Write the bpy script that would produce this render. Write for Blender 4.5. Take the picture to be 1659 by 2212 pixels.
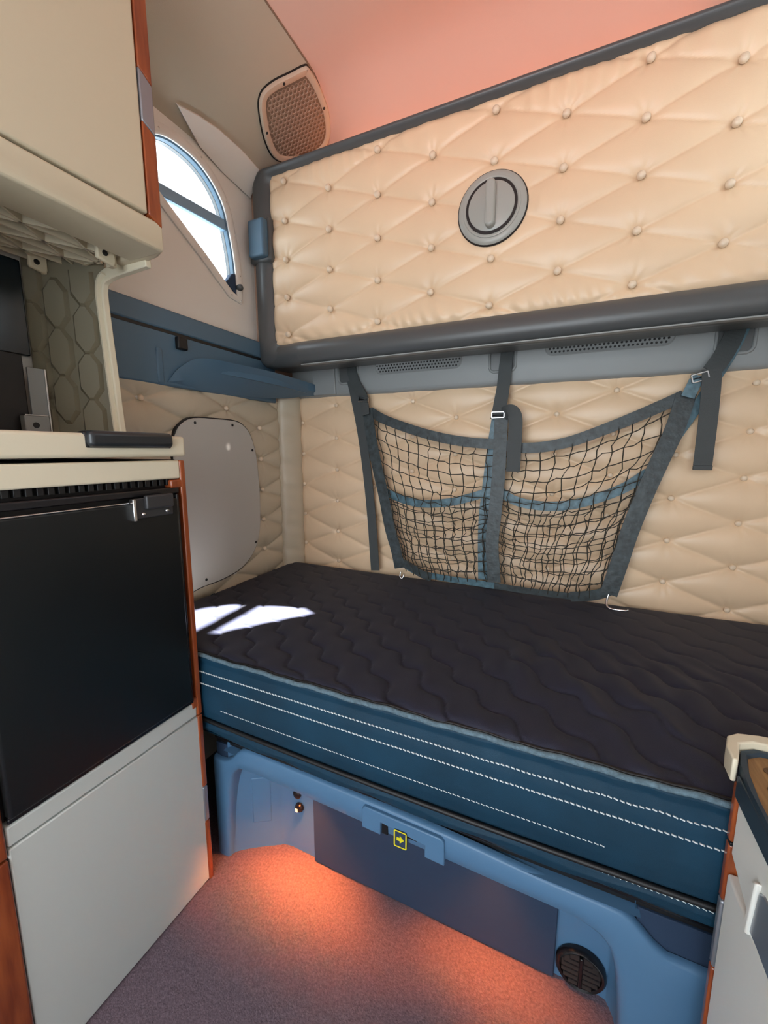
import bpy, bmesh, math, random
import numpy as np
from mathutils import Vector, Matrix
random.seed(7); rng = np.random.default_rng(7)
for o in list(bpy.data.objects): bpy.data.objects.remove(o)
scene = bpy.context.scene
C = scene.collection
R = math.radians

# ------------------------------------------------------------------ camera, sky, sun, exposure
cam_d = bpy.data.cameras.new('camera'); cam = bpy.data.objects.new('camera', cam_d); C.objects.link(cam)
cam_d.sensor_fit = 'HORIZONTAL'; cam_d.sensor_width = 36.0; cam_d.lens = 880/1659*36
cam_d.clip_start = 0.02
cam.location = (0, 0, 1.36); cam.rotation_euler = (R(90-8.47), 0, R(24.5))
scene.camera = cam

world = bpy.data.worlds.new('sky'); scene.world = world; world.use_nodes = True
bg = world.node_tree.nodes['Background']
bg.inputs['Color'].default_value = (0.86, 0.94, 1.0, 1); bg.inputs['Strength'].default_value = 1.15

sun_d = bpy.data.lights.new('sun', 'SUN'); sun = bpy.data.objects.new('sun', sun_d); C.objects.link(sun)
sun_d.energy = 42; sun_d.angle = R(0.6); sun_d.color = (1.0, 0.93, 0.88)
sun.rotation_euler = Vector((-1.2, -0.165, -1.0)).to_track_quat('-Z', 'Y').to_euler()
sun.location = (4, 1, 5)

vs = scene.view_settings
vs.view_transform = 'Standard'; vs.look = 'None'; vs.gamma = 1.0; vs.use_curve_mapping = False
vs.exposure = 2.5

# ------------------------------------------------------------------ materials
M = {}
def mat(name, col, rough=0.5, metal=0.0, bump=0.0, bscale=200.0, var=0.0, vscale=6.0, col2=None, spec=0.5, stretch=None, coat=0.0, sheen=0.0, detail=4.0):
    m = bpy.data.materials.new(name); m.use_nodes = True
    nt = m.node_tree; b = nt.nodes['Principled BSDF']
    b.inputs['Base Color'].default_value = (*col, 1); b.inputs['Roughness'].default_value = rough
    b.inputs['Metallic'].default_value = metal; b.inputs['Specular IOR Level'].default_value = spec
    b.inputs['Coat Weight'].default_value = coat
    if sheen: b.inputs['Sheen Weight'].default_value = sheen
    tc = nt.nodes.new('ShaderNodeTexCoord'); mp = nt.nodes.new('ShaderNodeMapping')
    nt.links.new(tc.outputs['Object'], mp.inputs['Vector'])
    if stretch: mp.inputs['Scale'].default_value = stretch
    if var or col2:
        n = nt.nodes.new('ShaderNodeTexNoise'); n.inputs['Scale'].default_value = vscale; n.inputs['Detail'].default_value = detail
        nt.links.new(mp.outputs['Vector'], n.inputs['Vector'])
        r = nt.nodes.new('ShaderNodeValToRGB')
        c2 = col2 if col2 else tuple(min(1, c*(1+var)) for c in col)
        c1 = col if col2 else tuple(c*(1-var) for c in col)
        r.color_ramp.elements[0].position = 0.3; r.color_ramp.elements[1].position = 0.7
        r.color_ramp.elements[0].color = (*c1, 1); r.color_ramp.elements[1].color = (*c2, 1)
        nt.links.new(n.outputs['Fac'], r.inputs['Fac']); nt.links.new(r.outputs['Color'], b.inputs['Base Color'])
    if bump:
        n2 = nt.nodes.new('ShaderNodeTexNoise'); n2.inputs['Scale'].default_value = bscale; n2.inputs['Detail'].default_value = 3
        nt.links.new(mp.outputs['Vector'], n2.inputs['Vector'])
        bn = nt.nodes.new('ShaderNodeBump'); bn.inputs['Strength'].default_value = bump; bn.inputs['Distance'].default_value = 0.002
        nt.links.new(n2.outputs['Fac'], bn.inputs['Height']); nt.links.new(bn.outputs['Normal'], b.inputs['Normal'])
    M[name] = m
    return m
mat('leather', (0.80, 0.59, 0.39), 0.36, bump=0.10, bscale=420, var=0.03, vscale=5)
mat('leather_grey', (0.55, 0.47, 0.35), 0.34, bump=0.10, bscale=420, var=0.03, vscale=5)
mat('button', (0.78, 0.63, 0.47), 0.33)
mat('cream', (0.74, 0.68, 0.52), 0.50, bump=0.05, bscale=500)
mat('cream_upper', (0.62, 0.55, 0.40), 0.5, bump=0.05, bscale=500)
mat('pull_black', (0.022, 0.026, 0.030), 0.28)
mat('cream_grey', (0.57, 0.59, 0.56), 0.50, bump=0.05, bscale=500)  # cream copy for low panels, cool cast of the light in its colour
mat('cream_lower', (0.80, 0.81, 0.76), 0.50, bump=0.05, bscale=500)  # paler cream copy: cool light on the low cabinets put into the colour
mat('window_bar', (0.22, 0.36, 0.50), 0.5)
mat('cream_rough', (0.19, 0.17, 0.115), 0.55, bump=0.08, bscale=300)  # unpainted plastic; shade of the nook is put into its dark colour
mat('wall_plastic', (0.74, 0.71, 0.66), 0.55, bump=0.06, bscale=600)
mat('headliner', (0.72, 0.45, 0.36), 0.95, bump=0.25, bscale=900, sheen=0.1)  # salmon tint carries the warm lamp glow in the fabric colour
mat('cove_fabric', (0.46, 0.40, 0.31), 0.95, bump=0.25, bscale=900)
mat('tan_fabric', (0.42, 0.28, 0.21), 0.9, bump=0.2, bscale=800)
mat('grille', (0.22, 0.145, 0.10), 0.7)
mat('grille_mesh', (0.44, 0.31, 0.23), 0.6)
mat('grille_frame', (0.58, 0.46, 0.35), 0.5)
mat('charcoal', (0.085, 0.09, 0.092), 0.34, bump=0.10, bscale=700)
mat('grey_plastic', (0.27, 0.285, 0.285), 0.45, bump=0.10, bscale=700)
mat('handle_grey', (0.36, 0.37, 0.34), 0.32, bump=0.05, bscale=600)
mat('blue_grey', (0.075, 0.145, 0.215), 0.45, bump=0.10, bscale=700)  # left trim is the grey_plastic kind; bluish shade put into its colour
mat('blue_plastic', (0.085, 0.19, 0.33), 0.42, bump=0.08, bscale=700)
mat('blue_dark', (0.018, 0.04, 0.085), 0.8, bump=0.3, bscale=600)
mat('mattress_top', (0.0085, 0.0105, 0.028), 0.70, bump=0.3, bscale=900, sheen=0.05)
mat('mattress_side', (0.004, 0.034, 0.066), 0.62, spec=0.3, bump=0.25, bscale=700, var=0.2, vscale=7)
mat('piping', (0.10, 0.16, 0.20), 0.8, bump=0.5, bscale=500, var=0.3, vscale=120)
mat('thread', (0.62, 0.68, 0.70), 0.7)
mat('black', (0.006, 0.006, 0.007), 0.5)
mat('black_gloss', (0.008, 0.008, 0.010), 0.25)
mat('fridge_black', (0.0055, 0.0075, 0.0085), 0.32, bump=0.05, bscale=900)
mat('black_metal', (0.05, 0.05, 0.053), 0.45, metal=0.3)
mat('chrome', (0.42, 0.43, 0.44), 0.22, metal=1.0)
mat('steel', (0.72, 0.73, 0.74), 0.25, metal=1.0)
mat('silver_insert', (0.30, 0.33, 0.37), 0.35, metal=0.6)
mat('webbing', (0.050, 0.058, 0.060), 0.55, bump=0.4, bscale=260, stretch=(1, 1, 6))
mat('net_band', (0.030, 0.042, 0.046), 0.45, bump=0.7, bscale=60, var=0.5, vscale=45)
mat('net_band_blue', (0.075, 0.15, 0.19), 0.4, bump=0.6, bscale=60, var=0.4, vscale=45)
mat('net_thread', (0.030, 0.026, 0.018), 0.7)
mat('panel_grey', (0.50, 0.48, 0.44), 0.6, bump=0.06, bscale=500)
mat('rim_navy', (0.022, 0.042, 0.062), 0.45)
mat('yellow', (0.80, 0.72, 0.02), 0.4)
mat('white', (0.85, 0.85, 0.82), 0.4)
mat('carpet', (0.140, 0.102, 0.125), 1.0, bump=1.0, bscale=260, var=0.28, vscale=160, detail=6)
mat('wood', (0.17, 0.028, 0.007), 0.28, col2=(0.36, 0.085, 0.022), vscale=9, stretch=(6, 6, 0.7), coat=0.5, detail=7)
mat('walnut', (0.22, 0.115, 0.042), 0.5, col2=(0.38, 0.22, 0.09), vscale=14, stretch=(8, 0.8, 6), detail=7)
mat('walnut_dark', (0.11, 0.055, 0.022), 0.5)
mat('tv_glass', (0.010, 0.018, 0.024), 0.18)
def glass_mat():
    m = bpy.data.materials.new('window_glass'); m.use_nodes = True; nt = m.node_tree
    for n in list(nt.nodes): nt.nodes.remove(n)
    o = nt.nodes.new('ShaderNodeOutputMaterial'); mx = nt.nodes.new('ShaderNodeMixShader')
    t = nt.nodes.new('ShaderNodeBsdfTransparent'); g = nt.nodes.new('ShaderNodeBsdfGlossy'); g.inputs['Roughness'].default_value = 0.02
    t.inputs['Color'].default_value = (0.94, 0.97, 0.98, 1)
    mx.inputs['Fac'].default_value = 0.05
    nt.links.new(t.outputs[0], mx.inputs[1]); nt.links.new(g.outputs[0], mx.inputs[2]); nt.links.new(mx.outputs[0], o.inputs['Surface'])
    M['glass'] = m
glass_mat()
def emis(name, col, s):
    m = bpy.data.materials.new(name); m.use_nodes = True; b = m.node_tree.nodes['Principled BSDF']
    b.inputs['Base Color'].default_value = (*col, 1); b.inputs['Emission Color'].default_value = (*col, 1); b.inputs['Emission Strength'].default_value = s
    M[name] = m
emis('amber_lens', (1.0, 0.34, 0.08), 2.0)

# ------------------------------------------------------------------ object helpers
W = {}
def link(o, parent=None, at=(0, 0, 0)):
    C.objects.link(o); at = Vector(at); W[o.name] = at
    if parent is not None:
        o.parent = parent; o.location = at - W[parent.name]
    else: o.location = at
    return o
def tag(o, label, cat, group=None):
    o['label'] = label; o['category'] = cat
    if group: o['group'] = group
    return o
def struct(o, label, cat='wall'):
    o['kind'] = 'structure'; o['label'] = label; o['category'] = cat
    return o
def empty(name, at):
    o = bpy.data.objects.new(name, None); o.empty_display_size = 0.05
    return link(o, None, at)
def thing(name, label, cat, at, group=None):
    return tag(empty(name, at), label, cat, group)
def mesh(name, verts, faces, m, parent=None, smooth=False, bev=0.0, seg=2, angle=30, weld=False):
    me = bpy.data.meshes.new(name)
    v = np.asarray(verts, dtype=float)
    me.from_pydata(v.tolist(), [], [tuple(int(i) for i in f) for f in faces])
    me.validate(); me.update()
    bm = bmesh.new(); bm.from_mesh(me)
    if weld: bmesh.ops.remove_doubles(bm, verts=bm.verts, dist=1e-5)
    bmesh.ops.recalc_face_normals(bm, faces=bm.faces); bm.to_mesh(me); bm.free()
    me.materials.append(M[m])
    if smooth: me.shade_smooth()
    o = link(bpy.data.objects.new(name, me), parent)
    if bev:
        b = o.modifiers.new('bevel', 'BEVEL'); b.width = bev; b.segments = seg; b.limit_method = 'ANGLE'; b.angle_limit = R(angle)
        me.shade_smooth()
        if hasattr(me, 'set_sharp_from_angle'): me.set_sharp_from_angle(angle=R(35))
    return o
def inst(name, me, at, parent, rot=None, scale=None):
    o = bpy.data.objects.new(name, me); link(o, parent, at)
    if rot is not None: o.rotation_euler = rot
    if scale is not None: o.scale = scale
    return o
def boxv(lo, hi):
    x0, y0, z0 = lo; x1, y1, z1 = hi
    return [(x0,y0,z0),(x1,y0,z0),(x1,y1,z0),(x0,y1,z0),(x0,y0,z1),(x1,y0,z1),(x1,y1,z1),(x0,y1,z1)]
BF = [(0,1,2,3),(4,5,6,7),(0,1,5,4),(1,2,6,5),(2,3,7,6),(3,0,4,7)]
def rbox(name, lo, hi, m, parent=None, bev=0.003, seg=2): return mesh(name, boxv(lo, hi), BF, m, parent, bev=bev, seg=seg)
def prism(name, pts, fn, d0, d1, m, parent=None, bev=0.0, seg=2, angle=30):
    # pts: 2D outline, fn(a,b,d)->world, extruded between depths d0 and d1
    n = len(pts); v = [fn(a, b, d0) for a, b in pts] + [fn(a, b, d1) for a, b in pts]
    f = [tuple(range(n)), tuple(range(n, 2*n))] + [(i, (i+1) % n, n+(i+1) % n, n+i) for i in range(n)]
    return mesh(name, v, f, m, parent, bev=bev, seg=seg, angle=angle)
FX = lambda a, b, d: (d, a, b)        # outline in (Y,Z), depth X
FY = lambda a, b, d: (a, d, b)        # outline in (X,Z), depth Y
FZ = lambda a, b, d: (a, b, d)        # outline in (X,Y), depth Z
def extrude_x(name, prof, x0, x1, m, parent=None, bev=0.0): return prism(name, prof, FX, x0, x1, m, parent, bev)
def catmull(pts, n=8, closed=False):
    P = [np.array(p, float) for p in pts]; out = []
    N = len(P); rngi = range(N if closed else N-1)
    for i in rngi:
        p0 = P[i-1] if (closed or i > 0) else 2*P[0]-P[1]
        p1 = P[i]; p2 = P[(i+1) % N]
        p3 = P[(i+2) % N] if (closed or i+2 < N) else 2*P[-1]-P[-2]
        for k in range(n):
            t = k/n
            out.append(0.5*((2*p1)+(-p0+p2)*t+(2*p0-5*p1+4*p2-p3)*t*t+(-p0+3*p1-3*p2+p3)*t**3))
    if not closed: out.append(P[-1])
    return out
def tube_geo(path, r, sides=6, closed=False, cap=True):
    P = [Vector(p) for p in path]; n = len(P); v = []; f = []
    up = Vector((0.013, -0.31, 0.95)).normalized()
    for i in range(n):
        a = P[i-1] if (i > 0 or closed) else P[i]; b = P[(i+1) % n] if (i < n-1 or closed) else P[i]
        t = (b-a).normalized(); s = t.cross(up)
        if s.length < 0.1: s = t.cross(Vector((1, 0, 0)))
        s.normalize(); u = s.cross(t).normalized()
        rr = r[i] if hasattr(r, '__len__') else r
        for k in range(sides):
            an = 2*math.pi*k/sides; v.append(tuple(P[i]+s*math.cos(an)*rr+u*math.sin(an)*rr))
    for i in range(n if closed else n-1):
        j = (i+1) % n
        for k in range(sides):
            l = (k+1) % sides; f.append((i*sides+k, i*sides+l, j*sides+l, j*sides+k))
    if cap and not closed: f.append(tuple(range(sides))); f.append(tuple(range((n-1)*sides, n*sides)))
    return v, f
def tube(name, path, r, m, parent=None, sides=8, closed=False):
    v, f = tube_geo(path, r, sides, closed); return mesh(name, v, f, m, parent, smooth=True)
def join(parts):
    v = []; f = []
    for a, b in parts:
        o = len(v); v += list(a); f += [tuple(i+o for i in q) for q in b]
    return v, f
def ribbon_geo(path, width, th, normal=(0, -1, 0)):
    P = [Vector(p) for p in path]; n = len(P); v = []; f = []; N = Vector(normal)
    for i in range(n):
        t = (P[min(i+1, n-1)]-P[max(i-1, 0)]).normalized()
        s = t.cross(N)
        if s.length < 0.05: s = Vector((1, 0, 0))
        s.normalize(); q = s.cross(t).normalized()
        w = (width[i] if hasattr(width, '__len__') else width)/2
        for a, b in ((-1, -1), (1, -1), (1, 1), (-1, 1)): v.append(tuple(P[i]+s*w*a+q*th/2*b))
    for i in range(n-1):
        for k in range(4):
            l = (k+1) % 4; f.append((i*4+k, i*4+l, i*4+4+l, i*4+4+k))
    f.append((0, 1, 2, 3)); f.append(tuple(range(4*n-4, 4*n)))
    return v, f
def ribbon(name, path, width, th, m, parent=None, normal=(0, -1, 0), bev=0.0):
    v, f = ribbon_geo(path, width, th, normal); return mesh(name, v, f, m, parent, bev=bev, angle=50)
def lathe_geo(prof, center, axis, n=48):
    # prof: list of (r, h) along axis
    ax = Vector(axis).normalized(); s = ax.cross(Vector((0, 0, 1)) if abs(ax.z) < 0.9 else Vector((1, 0, 0))).normalized(); u = ax.cross(s)
    c = Vector(center); v = []; f = []; m = len(prof)
    for r, h in prof:
        for k in range(n):
            a = 2*math.pi*k/n; v.append(tuple(c+ax*h+s*math.cos(a)*r+u*math.sin(a)*r))
    for i in range(m-1):
        for k in range(n):
            l = (k+1) % n; f.append((i*n+k, i*n+l, (i+1)*n+l, (i+1)*n+k))
    f.append(tuple(range(n))); f.append(tuple(range((m-1)*n, m*n)))
    return v, f
def lathe(name, prof, center, axis, m, parent=None, n=48):
    o = mesh(name, *lathe_geo(prof, center, axis, n), m, parent, smooth=True)
    o.data.set_sharp_from_angle(angle=R(40)); return o
def screw_mesh(name, r, h, axis, m):
    v, f = lathe_geo([(r, 0), (r*0.95, h*0.6), (r*0.6, h)], (0, 0, 0), axis, 10)
    me = bpy.data.meshes.new(name); me.from_pydata(v, [], f); me.materials.append(M[m]); me.shade_smooth(); return me
def dome_mesh(name, r, h, axis, m, n=14):
    prof = [(r*0.92, -h*0.7), (r, -h*0.15), (r*0.95, h*0.3), (r*0.75, h*0.72), (r*0.42, h*0.95), (r*0.1, h)]
    v, f = lathe_geo(prof, (0, 0, 0), axis, n)
    me = bpy.data.meshes.new(name); me.from_pydata(v, [], f); me.materials.append(M[m]); me.shade_smooth(); return me
def grid(name, us, vs_, fn, m, parent=None, back=None):
    # height-field surface fn(U,V)->(x,y,z arrays); optional skirt points
    U, V = np.meshgrid(us, vs_); X, Y, Z = fn(U, V); nv, nu = U.shape
    v = np.stack([X, Y, Z], -1).reshape(-1, 3); idx = np.arange(nu*nv).reshape(nv, nu)
    f = np.stack([idx[:-1, :-1], idx[:-1, 1:], idx[1:, 1:], idx[1:, :-1]], -1).reshape(-1, 4)
    me = bpy.data.meshes.new(name); me.vertices.add(len(v)); me.vertices.foreach_set('co', v.ravel())
    me.loops.add(f.size); me.loops.foreach_set('vertex_index', f.ravel().astype(np.int32))
    me.polygons.add(len(f)); me.polygons.foreach_set('loop_start', np.arange(0, f.size, 4, dtype=np.int32))
    me.polygons.foreach_set('loop_total', np.full(len(f), 4, dtype=np.int32)); me.update(); me.validate()
    me.materials.append(M[m]); me.shade_smooth()
    return link(bpy.data.objects.new(name, me), parent)
def rough(U, V, seed, sc):
    r = np.random.default_rng(seed); out = np.zeros_like(U)
    for i in range(10):
        a = r.uniform(0, 2*np.pi); k = sc*r.uniform(0.5, 2.2); out += np.sin((U*np.cos(a)+V*np.sin(a))*k+r.uniform(0, 6.28))*r.uniform(0.4, 1)
    return out/5
def tuft(U, V, u0, v0, pu, pv, puff, groove, dimple, seed=1):
    # diamond tufting: columns every pu, rows every pv, alternate columns shifted half a row
    a = (U-u0)/pu/2+(V-v0)/pv; b = (U-u0)/pu/2-(V-v0)/pv
    L = 1/math.sqrt((1/(2*pu))**2+(1/pv)**2)
    da = np.abs(a-np.round(a))*L; db = np.abs(b-np.round(b))*L
    h = puff*(np.abs(np.sin(np.pi*a))*np.abs(np.sin(np.pi*b)))**0.55
    h -= groove*(np.exp(-(da/0.006))+np.exp(-(db/0.006)))
    # nearest buttons
    ra = np.round(a); rb = np.round(b); best = np.full(U.shape, 9.0); ang = np.zeros(U.shape); ph = np.zeros(U.shape)
    for i in (-1, 0, 1):
        for j in (-1, 0, 1):
            A = ra+i; B = rb+j; bu = u0+(A+B)*pu; bv = v0+(A-B)/2*pv
            d = np.hypot(U-bu, V-bv); k = d < best
            best = np.where(k, d, best); ang = np.where(k, np.arctan2(V-bv, U-bu), ang); ph = np.where(k, np.sin(A*12.9+B*78.2+seed)*43.7 % 6.28, ph)
    h -= dimple*np.exp(-(best/0.020)**1.3)
    # gathers pulled in towards each button
    h += 0.0018*np.exp(-(best/0.050)**2)*np.clip(best/0.012, 0, 1)*np.sin(ang*7+ph+np.sin(ang*3+ph*2)*1.2)
    h += 0.0008*rough(U, V, seed, 24)
    return h
def edge_fade(U, V, u0, u1, v0, v1, w):
    d = np.minimum(np.minimum(U-u0, u1-U), np.minimum(V-v0, v1-V))
    return np.sqrt(np.clip(1-(1-np.clip(d/w, 0, 1))**2, 0, 1))
def ring_fill(outer, inner, fn, d, name, m, parent=None):
    # flat plate with a hole, at depth d
    bm = bmesh.new()
    def loop(pts):
        vv = [bm.verts.new(fn(a, b, d)) for a, b in pts]
        return [bm.edges.new((vv[i], vv[(i+1) % len(vv)])) for i in range(len(vv))]
    e = loop(outer)+loop(inner)
    bmesh.ops.triangle_fill(bm, use_beauty=True, edges=e)
    me = bpy.data.meshes.new(name); bm.to_mesh(me); bm.free(); me.materials.append(M[m])
    return link(bpy.data.objects.new(name, me), parent)
def loops_loft(name, loops, m, parent=None, closed=True, smooth=True, sharp=40, cap=False):
    n = len(loops[0]); v = [p for l in loops for p in l]; f = []
    for i in range(len(loops)-1):
        for k in range(n if closed else n-1):
            l = (k+1) % n; f.append((i*n+k, i*n+l, (i+1)*n+l, (i+1)*n+k))
    if cap: f.append(tuple(range((len(loops)-1)*n, len(loops)*n)))
    o = mesh(name, v, f, m, parent, smooth=smooth)
    if smooth: o.data.set_sharp_from_angle(angle=R(sharp))
    return o
def offset_loop(pts, d):
    # inward offset of a closed 2D loop
    P = np.array(pts, float); n = len(P); area = 0.5*np.sum(P[:, 0]*np.roll(P[:, 1], -1)-np.roll(P[:, 0], -1)*P[:, 1]); s = 1 if area > 0 else -1
    out = []
    for i in range(n):
        t = P[(i+1) % n]-P[i-1]; t /= np.linalg.norm(t)+1e-9; nrm = np.array([-t[1], t[0]])*s; out.append(tuple(P[i]+nrm*d))
    return out
def round_rect(x0, x1, z0, z1, r, n=8):
    out = []
    for cx, cz, a0 in ((x1-r, z1-r, 0), (x0+r, z1-r, 90), (x0+r, z0+r, 180), (x1-r, z0+r, 270)):
        for k in range(n+1):
            a = R(a0+90*k/n); out.append((cx+r*math.cos(a), cz+r*math.sin(a)))
    return out

XL, XR, YB = -1.40, 0.74, 1.86      # side walls and back wall of the sleeper
XM = (XL+XR)/2
YF = -1.3                           # the cab begins here, open to the front
COVE_Z0, COVE_S = 2.55, 0.675
mir = lambda x: 2*XM-x

# ------------------------------------------------------------------ shell
fl = grid('floor', np.linspace(XL, XR, 330), np.linspace(YF, 1.02, 300), lambda U, V: (U, V, 0.0015*rough(U, V, 3, 14)+0.0022*rng.random(U.shape)), 'carpet')
struct(fl, 'mauve grey short-pile carpet on the sleeper floor', 'floor')

WIN = [(1.489,2.043),(1.482,2.174),(1.463,2.278),(1.436,2.374),(1.387,2.436),(1.31,2.476),(1.218,2.484),(1.150,2.470),(1.105,2.440),(1.085,2.40),(1.083,2.355),(1.10,2.296)]
win = catmull(WIN, 4); win = [tuple(p) for p in win]+[(1.18,2.243),(1.33,2.146),(1.46,2.053)]
BEZ = offset_loop(win, -0.036)
def side_wall(name, X, sgn, label):
    outer = [(YF, 0.0), (1.62, 0.0), (1.62, COVE_Z0), (YF, COVE_Z0)]
    o = ring_fill(outer, win, FX, X, name, 'wall_plastic')
    struct(o, label)
    # cove panel from the wall to the ceiling seam, following the seam curve
    return o
wl = side_wall('wall_left', XL, 1, 'light grey moulded side wall around the quarter-round window')
wr = side_wall('wall_right', XR, -1, 'plain moulded side wall opposite the cabinets')

def seam_x(y): return -1.0-0.16*np.clip((y-1.50)/0.36, 0, 1)**1.9
def cove_z(x): return COVE_Z0+COVE_S*(x-XL)
def cove(name, flip, label):
    def fn(U, V):
        xs = seam_x(V); x = XL+(xs-XL)*U; z = cove_z(x)
        return ((2*XM-x) if flip else x, V, z)
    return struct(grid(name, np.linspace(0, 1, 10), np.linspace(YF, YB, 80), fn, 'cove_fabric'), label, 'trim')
cove('trim_1', False, 'brownish grey cove panel above the left window')
cove('trim_2', True, 'brownish grey cove panel on the right side')
def ceil_fn(U, V):
    xs = seam_x(V); x = xs+(2*XM-2*xs)*U
    d = np.minimum(x-xs, (2*XM-xs)-x); z0 = cove_z(xs)
    z = z0+(2.83-z0)*(1-np.exp(-d/0.05))
    z -= 0.30*np.clip((V-1.52)/0.34, 0, 1)**2*(1-np.exp(-d/0.12))
    return x, V, z
ce = struct(grid('ceiling', np.linspace(0, 1, 60), np.linspace(YF, YB, 60), ceil_fn, 'headliner'), 'headliner over the bunk, warm lamp glow in its salmon colour', 'ceiling')
seam = [(float(seam_x(y))-0.002, y, float(cove_z(seam_x(y)))-0.001) for y in np.linspace(YF, YB-0.01, 70)]
tube('seam_gasket', seam, 0.0035, 'grille', ce, 6)
wb = mesh('wall_back', [(XL-0.05, YB, 0), (XR+0.05, YB, 0), (XR+0.05, YB, 3.0), (XL-0.05, YB, 3.0)], [(0,1,2,3)], 'tan_fabric')
struct(wb, 'padded beige back wall of the sleeper with buttons')
# tan column closing the gap beside the folded bunk
wf = ring_fill([(XL-0.05, 0.0), (XR+0.05, 0.0), (XR+0.05, 2.95), (XL-0.05, 2.95)], [(-1.12, 0.55), (0.46, 0.55), (0.46, 2.25), (-1.12, 2.25)], FY, YF, 'wall_front', 'wall_plastic')  # unseen front wall, opening shaped to cut daylight from below
struct(wf, 'unseen bulkhead towards the driving cab, opening added to limit daylight')
mesh('subfloor', [(XL, 1.0, 0.001), (XR, 1.0, 0.001), (XR, YB, 0.001), (XL, YB, 0.001)], [(0,1,2,3)], 'charcoal', fl)
t = rbox('trim_3', (XL-0.06, 1.612, 1.6), (XL+0.012, 1.86, 2.62), 'tan_fabric', None, 0.008); struct(t, 'tan fabric strip between the window wall and the folded bunk', 'trim')
t = rbox('trim_4', (XR-0.012, 1.612, 1.6), (XR+0.06, 1.86, 2.62), 'tan_fabric', None, 0.008); struct(t, 'tan fabric strip on the right of the folded bunk', 'trim')
mesh('wall_lower_return', [(XL, 1.62, 0), (XL, YB, 0), (XL, YB, 1.62), (XL, 1.62, 1.62)], [(0,1,2,3)], 'wall_plastic', wl)
mesh('wall_lower_return', [(XR, 1.62, 0), (XR, YB, 0), (XR, YB, 1.62), (XR, 1.62, 1.62)], [(0,1,2,3)], 'wall_plastic', wr)

# raised facet standing in for a patch of light below the cove
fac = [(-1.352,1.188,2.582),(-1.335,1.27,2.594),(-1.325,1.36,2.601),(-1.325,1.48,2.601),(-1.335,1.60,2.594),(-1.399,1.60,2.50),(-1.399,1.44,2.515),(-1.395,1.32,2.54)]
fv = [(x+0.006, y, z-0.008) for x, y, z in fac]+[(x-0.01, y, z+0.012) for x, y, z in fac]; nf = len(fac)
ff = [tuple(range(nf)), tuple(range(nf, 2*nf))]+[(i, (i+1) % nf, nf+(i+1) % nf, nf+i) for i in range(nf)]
mesh('light_patch_facet', fv, ff, 'wall_plastic', wl, bev=0.002)

# ------------------------------------------------------------------ padded walls with buttons
def bwf(U, V):
    h = tuft(U, V, 0.5610, 1.592, 0.2085, 0.163, 0.016, 0.0030, 0.013, 3)
    e = edge_fade(U, V, -1.335, XR, 0.68, 1.70, 0.04)
    return U, 1.846-0.010*e-h*e, V
pad = grid('padding', np.arange(-1.335, XR+0.001, 0.0055), np.arange(0.68, 1.70, 0.0055), bwf, 'leather', wb)
btn_back = dome_mesh('button', 0.0105, 0.0075, (0, -1, 0), 'button')
for k in range(0, 10):
    x = 0.561-0.2085*k
    for n in range(-1, 7):
        z = 1.592-0.163*n-(0.0815 if k % 2 else 0)
        if 0.75 < z < 1.66 and x > -1.32: inst('button', btn_back, (x, 1.846-0.005, z), pad)
def lwf(U, V):
    h = tuft(U, V, 1.592, 1.472, 0.2015, 0.150, 0.018, 0.003, 0.013, 5)
    e = edge_fade(U, V, 0.70, 1.735, 0.66, 1.63, 0.03)
    return XL+0.004+0.006*e+h*e, U, V
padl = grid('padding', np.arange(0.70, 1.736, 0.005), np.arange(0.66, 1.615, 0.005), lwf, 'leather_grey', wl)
btn_left = dome_mesh('button', 0.0105, 0.0075, (1, 0, 0), 'button')
for (y, z) in [(0.99,1.547),(1.385,1.547),(1.592,1.472),(1.592,1.322),(1.592,1.172),(1.592,1.022),(1.592,0.872)]:
    inst('button', btn_left, (XL+0.0085, y, z), padl)
# corner roll
cr = []
for z in np.linspace(0.66, 1.66, 60):
    row = []
    for k in range(13):
        tt = k/12; bx = XL+0.002+(0.072)*tt; by = 1.728+0.118*tt; bul = 0.032*math.sqrt(max(0, 1-(2*tt-1)**2))*(1+0.10*math.sin(z*95+tt*3)+0.08*math.sin(z*43))
        row.append((bx+bul*0.853, by-bul*0.52, z))
    cr.append(row)
t = loops_loft('trim_5', cr, 'leather_grey', None, closed=False); struct(t, 'vertical padded leather roll filling the rear corner', 'trim')

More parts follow.
